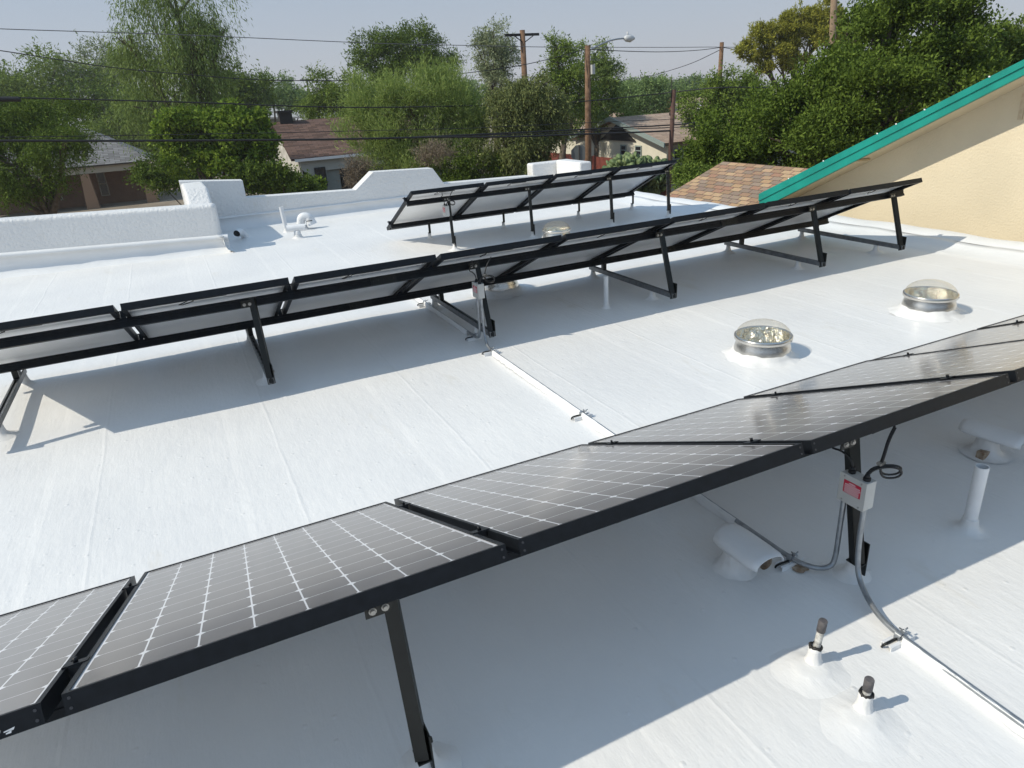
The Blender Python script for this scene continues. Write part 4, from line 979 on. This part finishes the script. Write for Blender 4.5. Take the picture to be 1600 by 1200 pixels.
for pa_, pb_ in (((970, 226), (979, 243)), ((993, 227), (1003, 244))):
    a, c = on_x(pa_, XG + .6), on_x(pb_, XG + .6); window(h3, XG + .6, 0, c.y, a.y, c.z, a.z, 'x', M_TRM)
a, c = on_y((1052, 228), ne.y + .5), on_y((1078, 262), ne.y + .5)
for k in range(2):
    w2 = (c.x - a.x) / 2; window(h3, a.x + k*w2, a.x + (k+1)*w2 - .02, ne.y + .5, 0, max(c.z, GZ + .5), a.z - .15, 'y', M_TRM)
v = on_x((986, 180), XG + 3); yv = (ne.y + pk.y) / 2 + .6; zv = ne.z + (pk.z - ne.z) * (yv - ne.y) / hw3
b = MB(); b.tube([(v.x, yv, zv - .2), (v.x, yv, zv + .5)], .06, 8); b.tube([(v.x - .1, yv, zv + .5), (v.x + .1, yv, zv + .55)], .1, 8); b.build('roof_vent', M_DARK, h3)
v = on_y((1083, 172), pk.y); b = MB(); b.tube([(v.x, pk.y - .6, pk.z - .5), (v.x, pk.y - .6, pk.z + .5)], .12, 10); b.build('flue', M_TXT, h3)
b = MB(); b.box((XG + .35, pk.y + 1.6, GZ), (XG + .6, pk.y + hw3 - .6, ne.z - .15)); b.build('bay_wall', M_CRM, h3)
# lower side wing
yw0, yw1 = pk.y + hw3 - 1.2, pk.y + hw3 + 5.0
wx = XG + .9
wz = on_x((895, 208), wx).z; wpk = on_x((905, 204), wx)
b = MB(); b.box((wx, yw0 + .4, GZ), (wx + 5, yw1, -1.15)); b.build('wing_wall', M_CRM, h3)
slab('wing_roof', [(wx - .4, yw0, -1.1), (wx - .4, yw1 + .4, -1.1), (wx + 3, yw1 + .4, .1), (wx + 3, yw0, .1)], .12, M_SHT, h3)
a, c = on_x((915, 224), wx), on_x((922, 241), wx); window(h3, wx, 0, c.y, a.y, c.z, a.z, 'x', M_TRM)
# --- house 4: farther roof with a red gable
p4 = at(1050, 152, 75)
h4 = thing('far_tan_roofed_house', (p4.x + 6, p4.y, GZ), 'farther house with tan roof and small red gable behind the cream house', 'house')
q0, q1, q2, q3 = at(1022, 176, 70), at(1130, 173, 70), at(1125, 150, 76), at(1055, 152, 76)
slab('roof', [q0, q1, q2, q3], .2, M_SHT, h4)
b = MB(); b.add([at(1030, 177, 69.6), at(1047, 175, 69.6), at(1050, 153, 71)] + [v + Vector((.5, .9, 0)) for v in (at(1030, 177, 69.6), at(1047, 175, 69.6), at(1050, 153, 71))], [(0, 1, 2), (5, 4, 3), (0, 3, 4, 1), (1, 4, 5, 2), (2, 5, 3, 0)]); b.build('gable', mat('red gable paint', (.35, .03, .04), .7), h4)
b = MB(); c4 = (q0 + q1) / 2; b.box((q0.x + .5, q0.y + .5, GZ), (q1.x - .5, q0.y + 5, q0.z - .25)); b.build('wall', M_CRM, h4)
# --- far pale roofs
p5 = at(450, 175, 105); h5 = thing('pale_far_house', (p5.x, p5.y + 3, GZ), 'far house with pale grey roof above the brown roof chimney', 'house')
q0, q1, q2, q3 = at(380, 184, 100), at(476, 182, 100), at(466, 159, 108), at(400, 163, 108)
slab('roof', [q0, q1, q2, q3], .2, mat('pale grey roof', (.36, .36, .36), .9, var=.05), h5)
b = MB(); b.box((q0.x + .5, q0.y + 1, GZ), (q1.x - .5, q0.y + 6, q0.z - .3)); b.build('wall', M_GRW, h5)
p6 = at(540, 195, 62); h6 = thing('flat_roofed_shed', (p6.x, p6.y, GZ), 'low flat cream shed roof beside the brown roofed house', 'shed')
q0, q1, q2, q3 = at(526, 200, 56), at(600, 196, 56), at(590, 184, 64), at(503, 188, 64)
slab('roof', [q0, q1, q2, q3], .3, mat('cream flat roof', (.55, .52, .44), .9, var=.06), h6)
b = MB(); b.box((q0.x + .6, q0.y + .8, GZ), (q1.x - .3, q0.y + 4.5, q0.z - .35)); b.build('wall', M_GRW, h6)
# --- red board fence
XFn = 23.5; t = thing('red_fence', (XFn, 38, GZ), 'red stained board fence in front of the cream house', 'fence')
zt_f = on_x((943, 246), XFn).z; fy0, fy1 = on_x((990, 253), XFn).y - 3, on_x((858, 236), XFn).y + 4
M_FEN = mat('red stained boards', (.13, .028, .017), .8, base2=(.19, .045, .028), vscale=3); b = MB(); y = fy0; rr = random.Random(2)
while y < fy1:
    b.box((XFn, y, GZ), (XFn + .03, y + .138, zt_f + rr.uniform(-.02, .02))); y += .142
b.build('boards', M_FEN, t)
y = fy0
while y < fy1:
    b = MB(); b.box((XFn + .035, y - .05, GZ), (XFn + .13, y + .05, zt_f + .05)); b.build('post', M_FEN, t); y += 2.4
# stop sign seen from behind
c = on_x((905, 240), XFn - .8); t = thing('stop_sign', (c.x, c.y, GZ), 'grey back of an octagonal road sign by the red fence', 'road sign')
b = MB(); b.tube([(c.x, c.y, GZ), (c.x, c.y, c.z + .5)], .035, 8); b.build('post', M_DARK, t)
dv = Vector((c.x, c.y, 0)).normalized(); sdv = Vector((dv.y, -dv.x, 0)); rad = 13.5 * c.length / F_PX / 1.05
pts = [c + sdv * rad * math.cos(R_(22.5 + 45*k)) + Vector((0, 0, rad * math.sin(R_(22.5 + 45*k)))) + dv * .05 for k in range(8)]
b = MB(); b.add(pts + [v + dv * .01 for v in pts], [tuple(range(8)), tuple(range(15, 7, -1))] + [(k, (k+1) % 8, 8 + (k+1) % 8, 8 + k) for k in range(8)]); b.build('sign_plate', mat('bare sign back', (.16, .18, .19), .5, .5), t)
# --- prickly pear
c = on_y((1000, 262), 31.5); c.z = GZ; t = thing('prickly_pear_cactus', c, 'large prickly pear cactus in front of the cream house wall', 'cactus')
M_CAC = mat('cactus pad', (.07, .12, .04), .6, base2=(.20, .26, .10), vscale=1.3); b = MB(); rr = random.Random(12)
def pad(b, o, n_, up, s_):
    side = up.cross(n_).normalized(); K = 12
    ring = [o + up * (s_ * (.95 + math.sin(2*math.pi*k/K))) * .9 + side * (s_ * .62 * math.cos(2*math.pi*k/K)) for k in range(K)]
    f1 = o + up * s_ * .9 + n_ * s_ * .14; f2 = o + up * s_ * .9 - n_ * s_ * .14
    b.add(ring + [f1, f2], [(k, (k+1) % K, K) for k in range(K)] + [((k+1) % K, k, K + 1) for k in range(K)], 0, True)
    return ring
def grow(b, o, up, s_, dep):
    n_ = Vector((rr.uniform(-1, 1), rr.uniform(-1, 1), rr.uniform(-.3, .3))); n_ = (n_ - up * n_.dot(up)).normalized()
    rg = pad(b, o, n_, up, s_)
    if dep > 0:
        for k in range(rr.choice((2, 3))):
            tip = rg[rr.choice((1, 2, 3, 4, 5))]; u2 = (up + Vector((rr.uniform(-.8, .8), rr.uniform(-.8, .8), rr.uniform(-.1, .5)))).normalized(); grow(b, tip, u2, s_ * rr.uniform(.85, 1.02), dep - 1)
for k in range(7): grow(b, c + Vector((rr.uniform(-1, 1.0), rr.uniform(-.5, .5), -.05)), Vector((rr.uniform(-.35, .35), rr.uniform(-.3, .3), 1)).normalized(), .33, 5)
b.build('pads', M_CAC, t)

# ------------------------------------------------------------------ trees
def leaves_mesh(name, P_, D_, L_, W_, mt, parent, rs):
    """one rhombic leaf per row: position, direction, length, width"""
    n_ = len(P_); D_ = D_ / np.linalg.norm(D_, axis=1, keepdims=True)
    A = rs.normal(size=(n_, 3)); S = np.cross(D_, A); S /= np.linalg.norm(S, axis=1, keepdims=True)
    N = np.cross(D_, S)
    L_ = L_[:, None]; W_ = W_[:, None]
    v = np.stack([P_, P_ + D_*L_*.5 + S*W_*.5 + N*W_*.12, P_ + D_*L_, P_ + D_*L_*.5 - S*W_*.5 + N*W_*.12], 1).reshape(-1, 3)
    org = np.array(world_loc(parent)); v = v - org
    me = bpy.data.meshes.new(name); me.vertices.add(len(v)); me.vertices.foreach_set('co', v.ravel().astype(np.float32))
    me.loops.add(n_ * 4); me.loops.foreach_set('vertex_index', np.arange(n_ * 4, dtype=np.int32))
    me.polygons.add(n_); me.polygons.foreach_set('loop_start', np.arange(n_) * 4); me.polygons.foreach_set('loop_total', np.full(n_, 4))
    me.update(calc_edges=True); me.materials.append(mt)
    o = bpy.data.objects.new(name, me); COL.objects.link(o); o.parent = parent; return o
LM = dict(
    dark=leaf_material('dark green leaf', (0.055, 0.092, 0.013), (0.172, 0.244, 0.040)),
    mid=leaf_material('mid green leaf', (0.099, 0.152, 0.026), (0.244, 0.323, 0.066)),
    willow=leaf_material('yellow green hanging leaf', (0.112, 0.165, 0.037), (0.264, 0.343, 0.099)),
    bright=leaf_material('bright green twigs', (.16, .235, .055), (.36, .44, .13), .4),
    broad=leaf_material('glossy broad leaf', (0.073, 0.132, 0.016), (0.290, 0.396, 0.053)),
    grey=leaf_material('grey green leaf', (0.185, 0.224, 0.119), (0.356, 0.396, 0.224)),
    olive=leaf_material('olive brown leaf', (0.112, 0.139, 0.046), (0.251, 0.277, 0.099)),
    pine=leaf_material('pine needle tuft', (0.158, 0.172, 0.024), (0.449, 0.436, 0.079)),
    far=leaf_material('distant leaf', (0.132, 0.198, 0.066), (0.238, 0.330, 0.119)),
    dry=leaf_material('dry twigs', (0.158, 0.125, 0.092), (0.290, 0.238, 0.172), .2))
LS, LN = .82, 1.7
def tree(label, d, trunk_px, lobes, kind, n, leaf=(5.0, 1.9), sprig=(14, 9), droop=0.0, upw=0.0, shell=.5, name='tree', cat='tree', seed=0, group=None, trunk_r=.22, outw=.6, fork=True, gap=.0, clumps=22, extra=None):
    """lobes: (px, py, rx, ry, depth offset in m) in photo pixels at distance d; sizes turn into metres"""
    rs = np.random.RandomState(seed); rr = random.Random(seed); n = int(n * LN)
    bx = at(trunk_px, 200, d); base = Vector((bx.x, bx.y, GZ))
    t = thing(name, base, label, cat, group)
    w_ = np.array([l[2] * l[3] for l in lobes], float); w_ /= w_.sum(); cen = []; lr = []; P_ = []; D_ = []; L_ = []; W_ = []
    for (px, py, rx_, ry_, *o_), wt in zip(lobes, w_):
        dd = d + (o_[0] if o_ else 0); c = at(px, py, dd); m_ = np.linalg.norm(np.array(c) - CAM) / F_PX
        cen.append(c); lr.append((rx_ * m_, ry_ * m_)); rx_m, rz_m = rx_ * m_ * .88, ry_ * m_ * .88; ry_m = rx_m * .85
        ns = int(n * wt / sprig[1]) + 1
        nc = max(5, int(rs.uniform(.85, 1.15) * clumps)); cu = rs.normal(size=(nc, 3)); cu /= np.linalg.norm(cu, axis=1, keepdims=True)
        cr = rs.uniform(.45, 1.0, (nc, 1)) ** shell; cs = rs.uniform(.12, .30, nc); cc = cu * cr * (1 + .12 * rs.normal(size=(nc, 1)))
        pick = rs.choice(nc, ns, p=cs**2 / (cs**2).sum()); g_ = rs.normal(size=(ns, 3)); g_ /= np.linalg.norm(g_, axis=1, keepdims=True)
        pos = cc[pick] + g_ * (rs.uniform(0, 1, (ns, 1)) ** .4) * cs[pick][:, None] * np.array([1.15, 1.15, .75])
        u = g_ * .7 + cu[pick] * .6; fill = rs.uniform(0, 1, ns) < (.18 - .15 * gap); uf = rs.normal(size=(ns, 3)); uf /= np.linalg.norm(uf, axis=1, keepdims=True)
        pos[fill] = (uf * rs.uniform(0, .95, (ns, 1)) ** .6)[fill]
        pos = pos * np.array([rx_m, ry_m, rz_m]) + np.array(c)
        dirs = u * outw + rs.normal(size=(ns, 3)) * .5 + np.array([0, 0, upw - droop])
        dirs /= np.linalg.norm(dirs, axis=1, keepdims=True)
        k = sprig[1]; sl_ = sprig[0] * m_
        tt = (np.arange(k) / k)[None, :, None]; jl = rs.uniform(.5, 1.3, (ns, 1, 1))
        pp = pos[:, None, :] + dirs[:, None, :] * sl_ * tt * jl + np.array([0, 0, 1])[None, None, :] * (-droop * .6 + upw * .3) * sl_ * tt**2
        pp = pp + rs.normal(size=pp.shape) * m_ * sprig[0] * .10
        ld = dirs[:, None, :] * (.9 if (droop + upw) > .5 else .35) + rs.normal(size=pp.shape) * .55 + np.array([0, 0, -droop * .5 + upw * .4])
        P_.append(pp.reshape(-1, 3)); D_.append(ld.reshape(-1, 3)); q = len(P_[-1])
        L_.append(rs.uniform(.45, 1.6, q) * leaf[0] * LS * m_); W_.append(rs.uniform(.6, 1.45, q) * leaf[1] * LS * 1.1 * m_)
    P_ = np.concatenate(P_); keep = P_[:, 2] > GZ + .02
    leaves_mesh('crown', P_[keep], np.concatenate(D_)[keep], np.concatenate(L_)[keep], np.concatenate(W_)[keep], LM[kind], t, rs)
    # trunk and limbs
    b = MB(); zc = sum(c.z for c in cen) / len(cen); fk = base.lerp(Vector((sum(c.x for c in cen)/len(cen), sum(c.y for c in cen)/len(cen), zc)), .45 if fork else .7)
    wob = lambda s_: Vector((rr.uniform(-s_, s_), rr.uniform(-s_, s_), 0))
    b.tube([base, base.lerp(fk, .5) + wob(.15), fk], [trunk_r * 1.2, trunk_r, trunk_r * .8], 9, wob=.15)
    for li, c in enumerate(cen):
        mid_ = fk.lerp(c, .5) + wob(.3); b.tube([fk - Vector((0, 0, .1)), mid_, c], [trunk_r * .62, trunk_r * .42, trunk_r * .18], 7, caps=False)
        for k in range(5):
            e_ = c + Vector((rr.uniform(-1, 1) * lr[li][0], rr.uniform(-1, 1) * lr[li][0], rr.uniform(-.3, 1) * lr[li][1])) * .6; st0 = mid_.lerp(c, rr.uniform(.2, 1))
            b.tube([st0, st0.lerp(e_, .5) + wob(.12), e_], [trunk_r * .22, trunk_r * .14, trunk_r * .05], 5, caps=False)
    b.build('trunk', M_BARK, t)
    return t
# left side
tree('tall weeping tree with hanging yellow green branches rising above the left trees', 42, 300, [(262, 45, 62, 60), (225, 92, 45, 50, 1), (300, 75, 45, 60, -1), (320, 60, 33, 42, 0), (200, 55, 26, 30, 0), (270, 140, 60, 55, 0), (315, 150, 42, 45, 1), (340, 45, 20, 24, 0), (235, 165, 45, 38, 0), (270, -15, 60, 35, 0)], 'willow', 24000, leaf=(6.5, 1.1), sprig=(26, 12), droop=1.3, seed=1, trunk_r=.34, gap=.55, shell=.8)
tree('dark feathery mesquite hiding the left half of the grey roofed house', 30, 40, [(20, 190, 55, 45), (62, 205, 52, 45, 0), (95, 228, 44, 34, -1), (35, 255, 50, 40, -1), (-30, 220, 60, 70), (75, 172, 45, 28, 1), (0, 285, 40, 25, -1)], 'dark', 30000, leaf=(5, 1.3), sprig=(17, 10), droop=.5, seed=2, trunk_r=.25)
tree('lighter green feathery tree at the far left skyline', 78, 70, [(25, 128, 50, 30), (80, 120, 50, 34), (-20, 140, 40, 30), (130, 150, 50, 30), (60, 160, 70, 30)], 'mid', 15000, leaf=(5, 1.4), sprig=(16, 9), droop=.3, seed=3)
tree('sparse grey green tree between the far left tree and the weeping tree', 82, 150, [(148, 95, 32, 26), (120, 112, 24, 22), (180, 115, 28, 30), (165, 145, 46, 34)], 'grey', 7000, leaf=(4.5, 1.5), sprig=(14, 9), seed=4, gap=.8, shell=.9)
tree('green shade tree filling the gap under the weeping tree', 76, 205, [(190, 190, 55, 42), (240, 205, 50, 34), (160, 215, 40, 30), (300, 200, 50, 30), (225, 165, 45, 25)], 'mid', 16000, leaf=(5, 1.8), droop=.3, seed=5)
tree('broad leaved green tree with bright leaf clusters left of the brown roof', 34, 303, [(276, 212, 32, 28), (305, 200, 45, 30), (350, 215, 48, 36), (395, 212, 32, 30), (300, 245, 45, 26), (360, 250, 44, 24), (410, 225, 18, 30), (375, 190, 38, 18)], 'broad', 26000, leaf=(6.0, 3.4), sprig=(11, 10), seed=6, gap=.35, trunk_r=.16)
tree('dense low green bush at the foot of the broad leaved tree', 33, 405, [(400, 272, 30, 18), (425, 285, 26, 16), (375, 285, 28, 16), (440, 275, 18, 14)], 'dark', 9000, leaf=(5, 2.6), seed=7, name='bush', cat='bush', trunk_r=.06)
tree('small rounded bush by the brown roofed house window', 40, 487, [(485, 292, 17, 11), (495, 290, 10, 9)], 'broad', 2600, leaf=(4.5, 2.4), sprig=(7, 8), seed=8, name='bush', cat='bush', trunk_r=.04)
tree('dark rounded tree right of the weeping tree on the skyline', 70, 372, [(372, 125, 22, 22), (395, 145, 34, 26), (350, 145, 20, 30), (380, 165, 40, 20)], 'dark', 8000, leaf=(4.6, 1.6), seed=9)
tree('low pale green tree behind the pale far roof', 85, 425, [(425, 142, 36, 20), (455, 160, 30, 16), (400, 160, 30, 14)], 'far', 6000, leaf=(4.4, 1.6), seed=10, group='background trees')
# middle
tree('umbrella shaped dark mesquite against the sky', 62, 640, [(575, 82, 28, 20), (610, 72, 34, 22), (650, 68, 36, 22), (685, 95, 26, 14), (600, 105, 50, 24), (655, 105, 44, 22), (705, 98, 12, 8)], 'dark', 17000, leaf=(4.6, 1.4), sprig=(15, 9), seed=11, gap=.55, shell=.8, outw=1.0)
tree('mid green mesquite left of the umbrella shaped tree', 56, 515, [(505, 135, 30, 22), (545, 140, 40, 24), (495, 165, 28, 22), (535, 170, 44, 22), (580, 155, 30, 22)], 'mid', 13000, leaf=(4.8, 1.4), sprig=(15, 9), droop=.35, seed=12)
tree('bright yellow green feathery tree in the centre', 30, 650, [(600, 165, 50, 38), (650, 150, 55, 34), (700, 158, 48, 38), (735, 185, 34, 40), (570, 200, 38, 34), (630, 205, 66, 44), (700, 215, 58, 44), (605, 250, 42, 30), (660, 255, 60, 30)], 'bright', 44000, leaf=(7.5, .9), sprig=(22, 11), upw=.9, seed=13, trunk_r=.18, gap=.2)
tree('dry grey brown twiggy shrub before the bright green tree', 27, 560, [(553, 274, 12, 18), (566, 264, 12, 14), (680, 240, 26, 14)], 'dry', 3500, leaf=(7, .7), sprig=(16, 9), upw=.3, seed=14, name='shrub', cat='shrub', trunk_r=.04, gap=.3)
tree('dark green shrub behind the hump of the back parapet', 29, 740, [(700, 262, 44, 26), (750, 250, 40, 34), (790, 265, 36, 26), (720, 285, 50, 16)], 'dark', 13000, leaf=(5, 1.4), sprig=(14, 9), droop=.4, seed=15, name='shrub', cat='shrub', trunk_r=.07)
tree('airy grey green eucalyptus left of the crossarm pole', 46, 772, [(772, 58, 26, 26), (755, 78, 20, 20), (790, 85, 22, 26), (770, 105, 30, 20), (775, 135, 34, 26)], 'grey', 7500, leaf=(4.2, 1.5), sprig=(12, 8), seed=16, gap=.75, shell=.9)
tree('olive brown tree with hanging foliage in front of the crossarm pole', 29, 812, [(800, 165, 44, 38), (845, 160, 38, 40), (790, 215, 48, 44), (836, 215, 36, 46), (872, 180, 26, 30), (830, 140, 40, 22), (820, 262, 46, 26)], 'olive', 30000, leaf=(5.2, 1.7), sprig=(16, 10), droop=.9, seed=17, trunk_r=.2, gap=.2)
tree('slim green tree directly left of the street lamp pole', 44, 875, [(872, 82, 18, 24), (885, 110, 34, 26), (870, 140, 36, 28), (905, 150, 30, 28)], 'mid', 9000, leaf=(4.6, 1.6), seed=18, gap=.35)
tree('green tree behind the street lamp pole', 47, 930, [(925, 92, 28, 24), (945, 118, 32, 24), (930, 150, 42, 28), (960, 165, 36, 20), (915, 180, 36, 22)], 'willow', 11000, leaf=(4.8, 1.5), droop=.4, seed=19, gap=.3)
tree('medium green tree behind the cream house', 64, 1010, [(990, 150, 40, 22), (1030, 148, 40, 20), (975, 172, 34, 16), (1010, 170, 36, 12)], 'far', 9000, leaf=(4.4, 1.6), seed=20, group='background trees')
for k, (px, py, rx_, ry_, d, lb_) in enumerate([(1015, 138, 46, 14, 130, 'hazy low tree on the skyline left of the thin mast'), (1085, 136, 36, 13, 140, 'hazy low tree on the skyline right of the thin mast'), (1068, 152, 30, 14, 100, 'distant rounded tree above the red gable house'), (985, 140, 22, 9, 150, 'smallest hazy tree beside the street lamp'), (722, 140, 50, 16, 110, 'distant tree mass behind the eucalyptus'), (460, 155, 40, 10, 140, 'hazy tree line under the tiny distant pole'), (20, 150, 60, 16, 110, 'distant tree behind the far left skyline tree'), (1130, 150, 30, 20, 90, 'distant tree at the foot of the plain brown pole')]):
    tree(lb_, d, px, [(px - rx_*.4, py + 4, rx_*.6, ry_), (px + rx_*.4, py + 3, rx_*.6, ry_*.9), (px, py, rx_*.5, ry_*1.1)], 'far', 4500, leaf=(4.0, 1.7), sprig=(9, 8), seed=30 + k, group='background trees')
# right
tree('fresh green tree in front of the plain brown pole', 40, 1140, [(1100, 168, 36, 30), (1140, 145, 36, 34), (1175, 160, 30, 36), (1110, 205, 34, 30), (1150, 195, 40, 40)], 'mid', 17000, leaf=(5, 1.8), seed=21, gap=.2)
tree('pine with yellow green tufts at upper right', 46, 1260, [(1190, 55, 22, 14), (1178, 82, 22, 14), (1225, 50, 24, 16), (1250, 30, 30, 18), (1285, 22, 30, 18), (1265, 60, 30, 18), (1215, 78, 26, 16), (1300, 50, 26, 20), (1195, 108, 14, 8), (1240, 100, 20, 12)], 'pine', 30000, leaf=(5.0, 1.3), sprig=(7, 14), seed=22, gap=.1, shell=.6, upw=.5, name='pine_tree', outw=1.2, clumps=9)
tree('huge dark glossy tree overhanging the tan shingled porch roof', 19, 1290, [(1375, 90, 66, 56), (1440, 60, 70, 60, 1), (1290, 150, 62, 46, 0), (1200, 195, 62, 46, 0), (1118, 222, 38, 40, 0), (1260, 220, 90, 55, -1), (1370, 165, 100, 65, -1), (1470, 130, 70, 50, 0), (1120, 260, 46, 30, 0), (1400, 10, 50, 30, 0), (1490, 30, 36, 38, 1), (1350, 230, 100, 50, 0), (1210, 265, 80, 40, 0), (1345, 45, 26, 26, 1)], 'dark', 95000, leaf=(5.6, 2.6), sprig=(25, 12), seed=23, trunk_r=.35, shell=.5, gap=.95, upw=.5, clumps=15, extra=None)
tree('loose leaved tree reaching to the right edge above the teal trim', 21, 1560, [(1540, 105, 46, 36), (1575, 125, 40, 34), (1500, 140, 50, 36), (1590, 80, 26, 20), (1560, 60, 26, 20), (1620, 110, 40, 40)], 'mid', 15000, leaf=(5.5, 2.4), sprig=(16, 9), seed=24, gap=.5, upw=.3)
# low growth closing the ground between the houses
for k, (px, py, rx_, ry_, d, lb_, kd) in enumerate([(270, 275, 60, 22, 38, 'dark low hedge behind the corner pier', 'dark'), (850, 278, 26, 14, 27, 'green shrub behind the raised corner block', 'olive'), (1090, 285, 40, 22, 17, 'leafy shrub between the roof corner and the shingled porch', 'mid'), (450, 292, 36, 12, 38, 'dark planting before the brown roofed house porch', 'dark')]):
    tree(lb_, d, px, [(px - rx_*.4, py, rx_*.6, ry_), (px + rx_*.4, py, rx_*.6, ry_)], kd, 6000, leaf=(5, 2), seed=60 + k, name='shrub', cat='shrub', trunk_r=.05)

# ------------------------------------------------------------------ smoky summer air
HM = bpy.data.materials.new('haze air'); HM.use_nodes = True; hn = HM.node_tree.nodes; hn.remove(hn['Principled BSDF'])
pv = hn.new('ShaderNodeVolumePrincipled'); pv.inputs['Color'].default_value = (.86, .88, .92, 1); pv.inputs['Density'].default_value = HAZE_D; pv.inputs['Anisotropy'].default_value = .3
HM.node_tree.links.new(pv.outputs[0], hn['Material Output'].inputs['Volume'])
b = MB(); b.box((-260, -60, GZ - 1), (320, 360, 42)); tag(b.build('haze', HM), 'thin pale haze in the air over the neighbourhood', 'haze', kind='stuff')
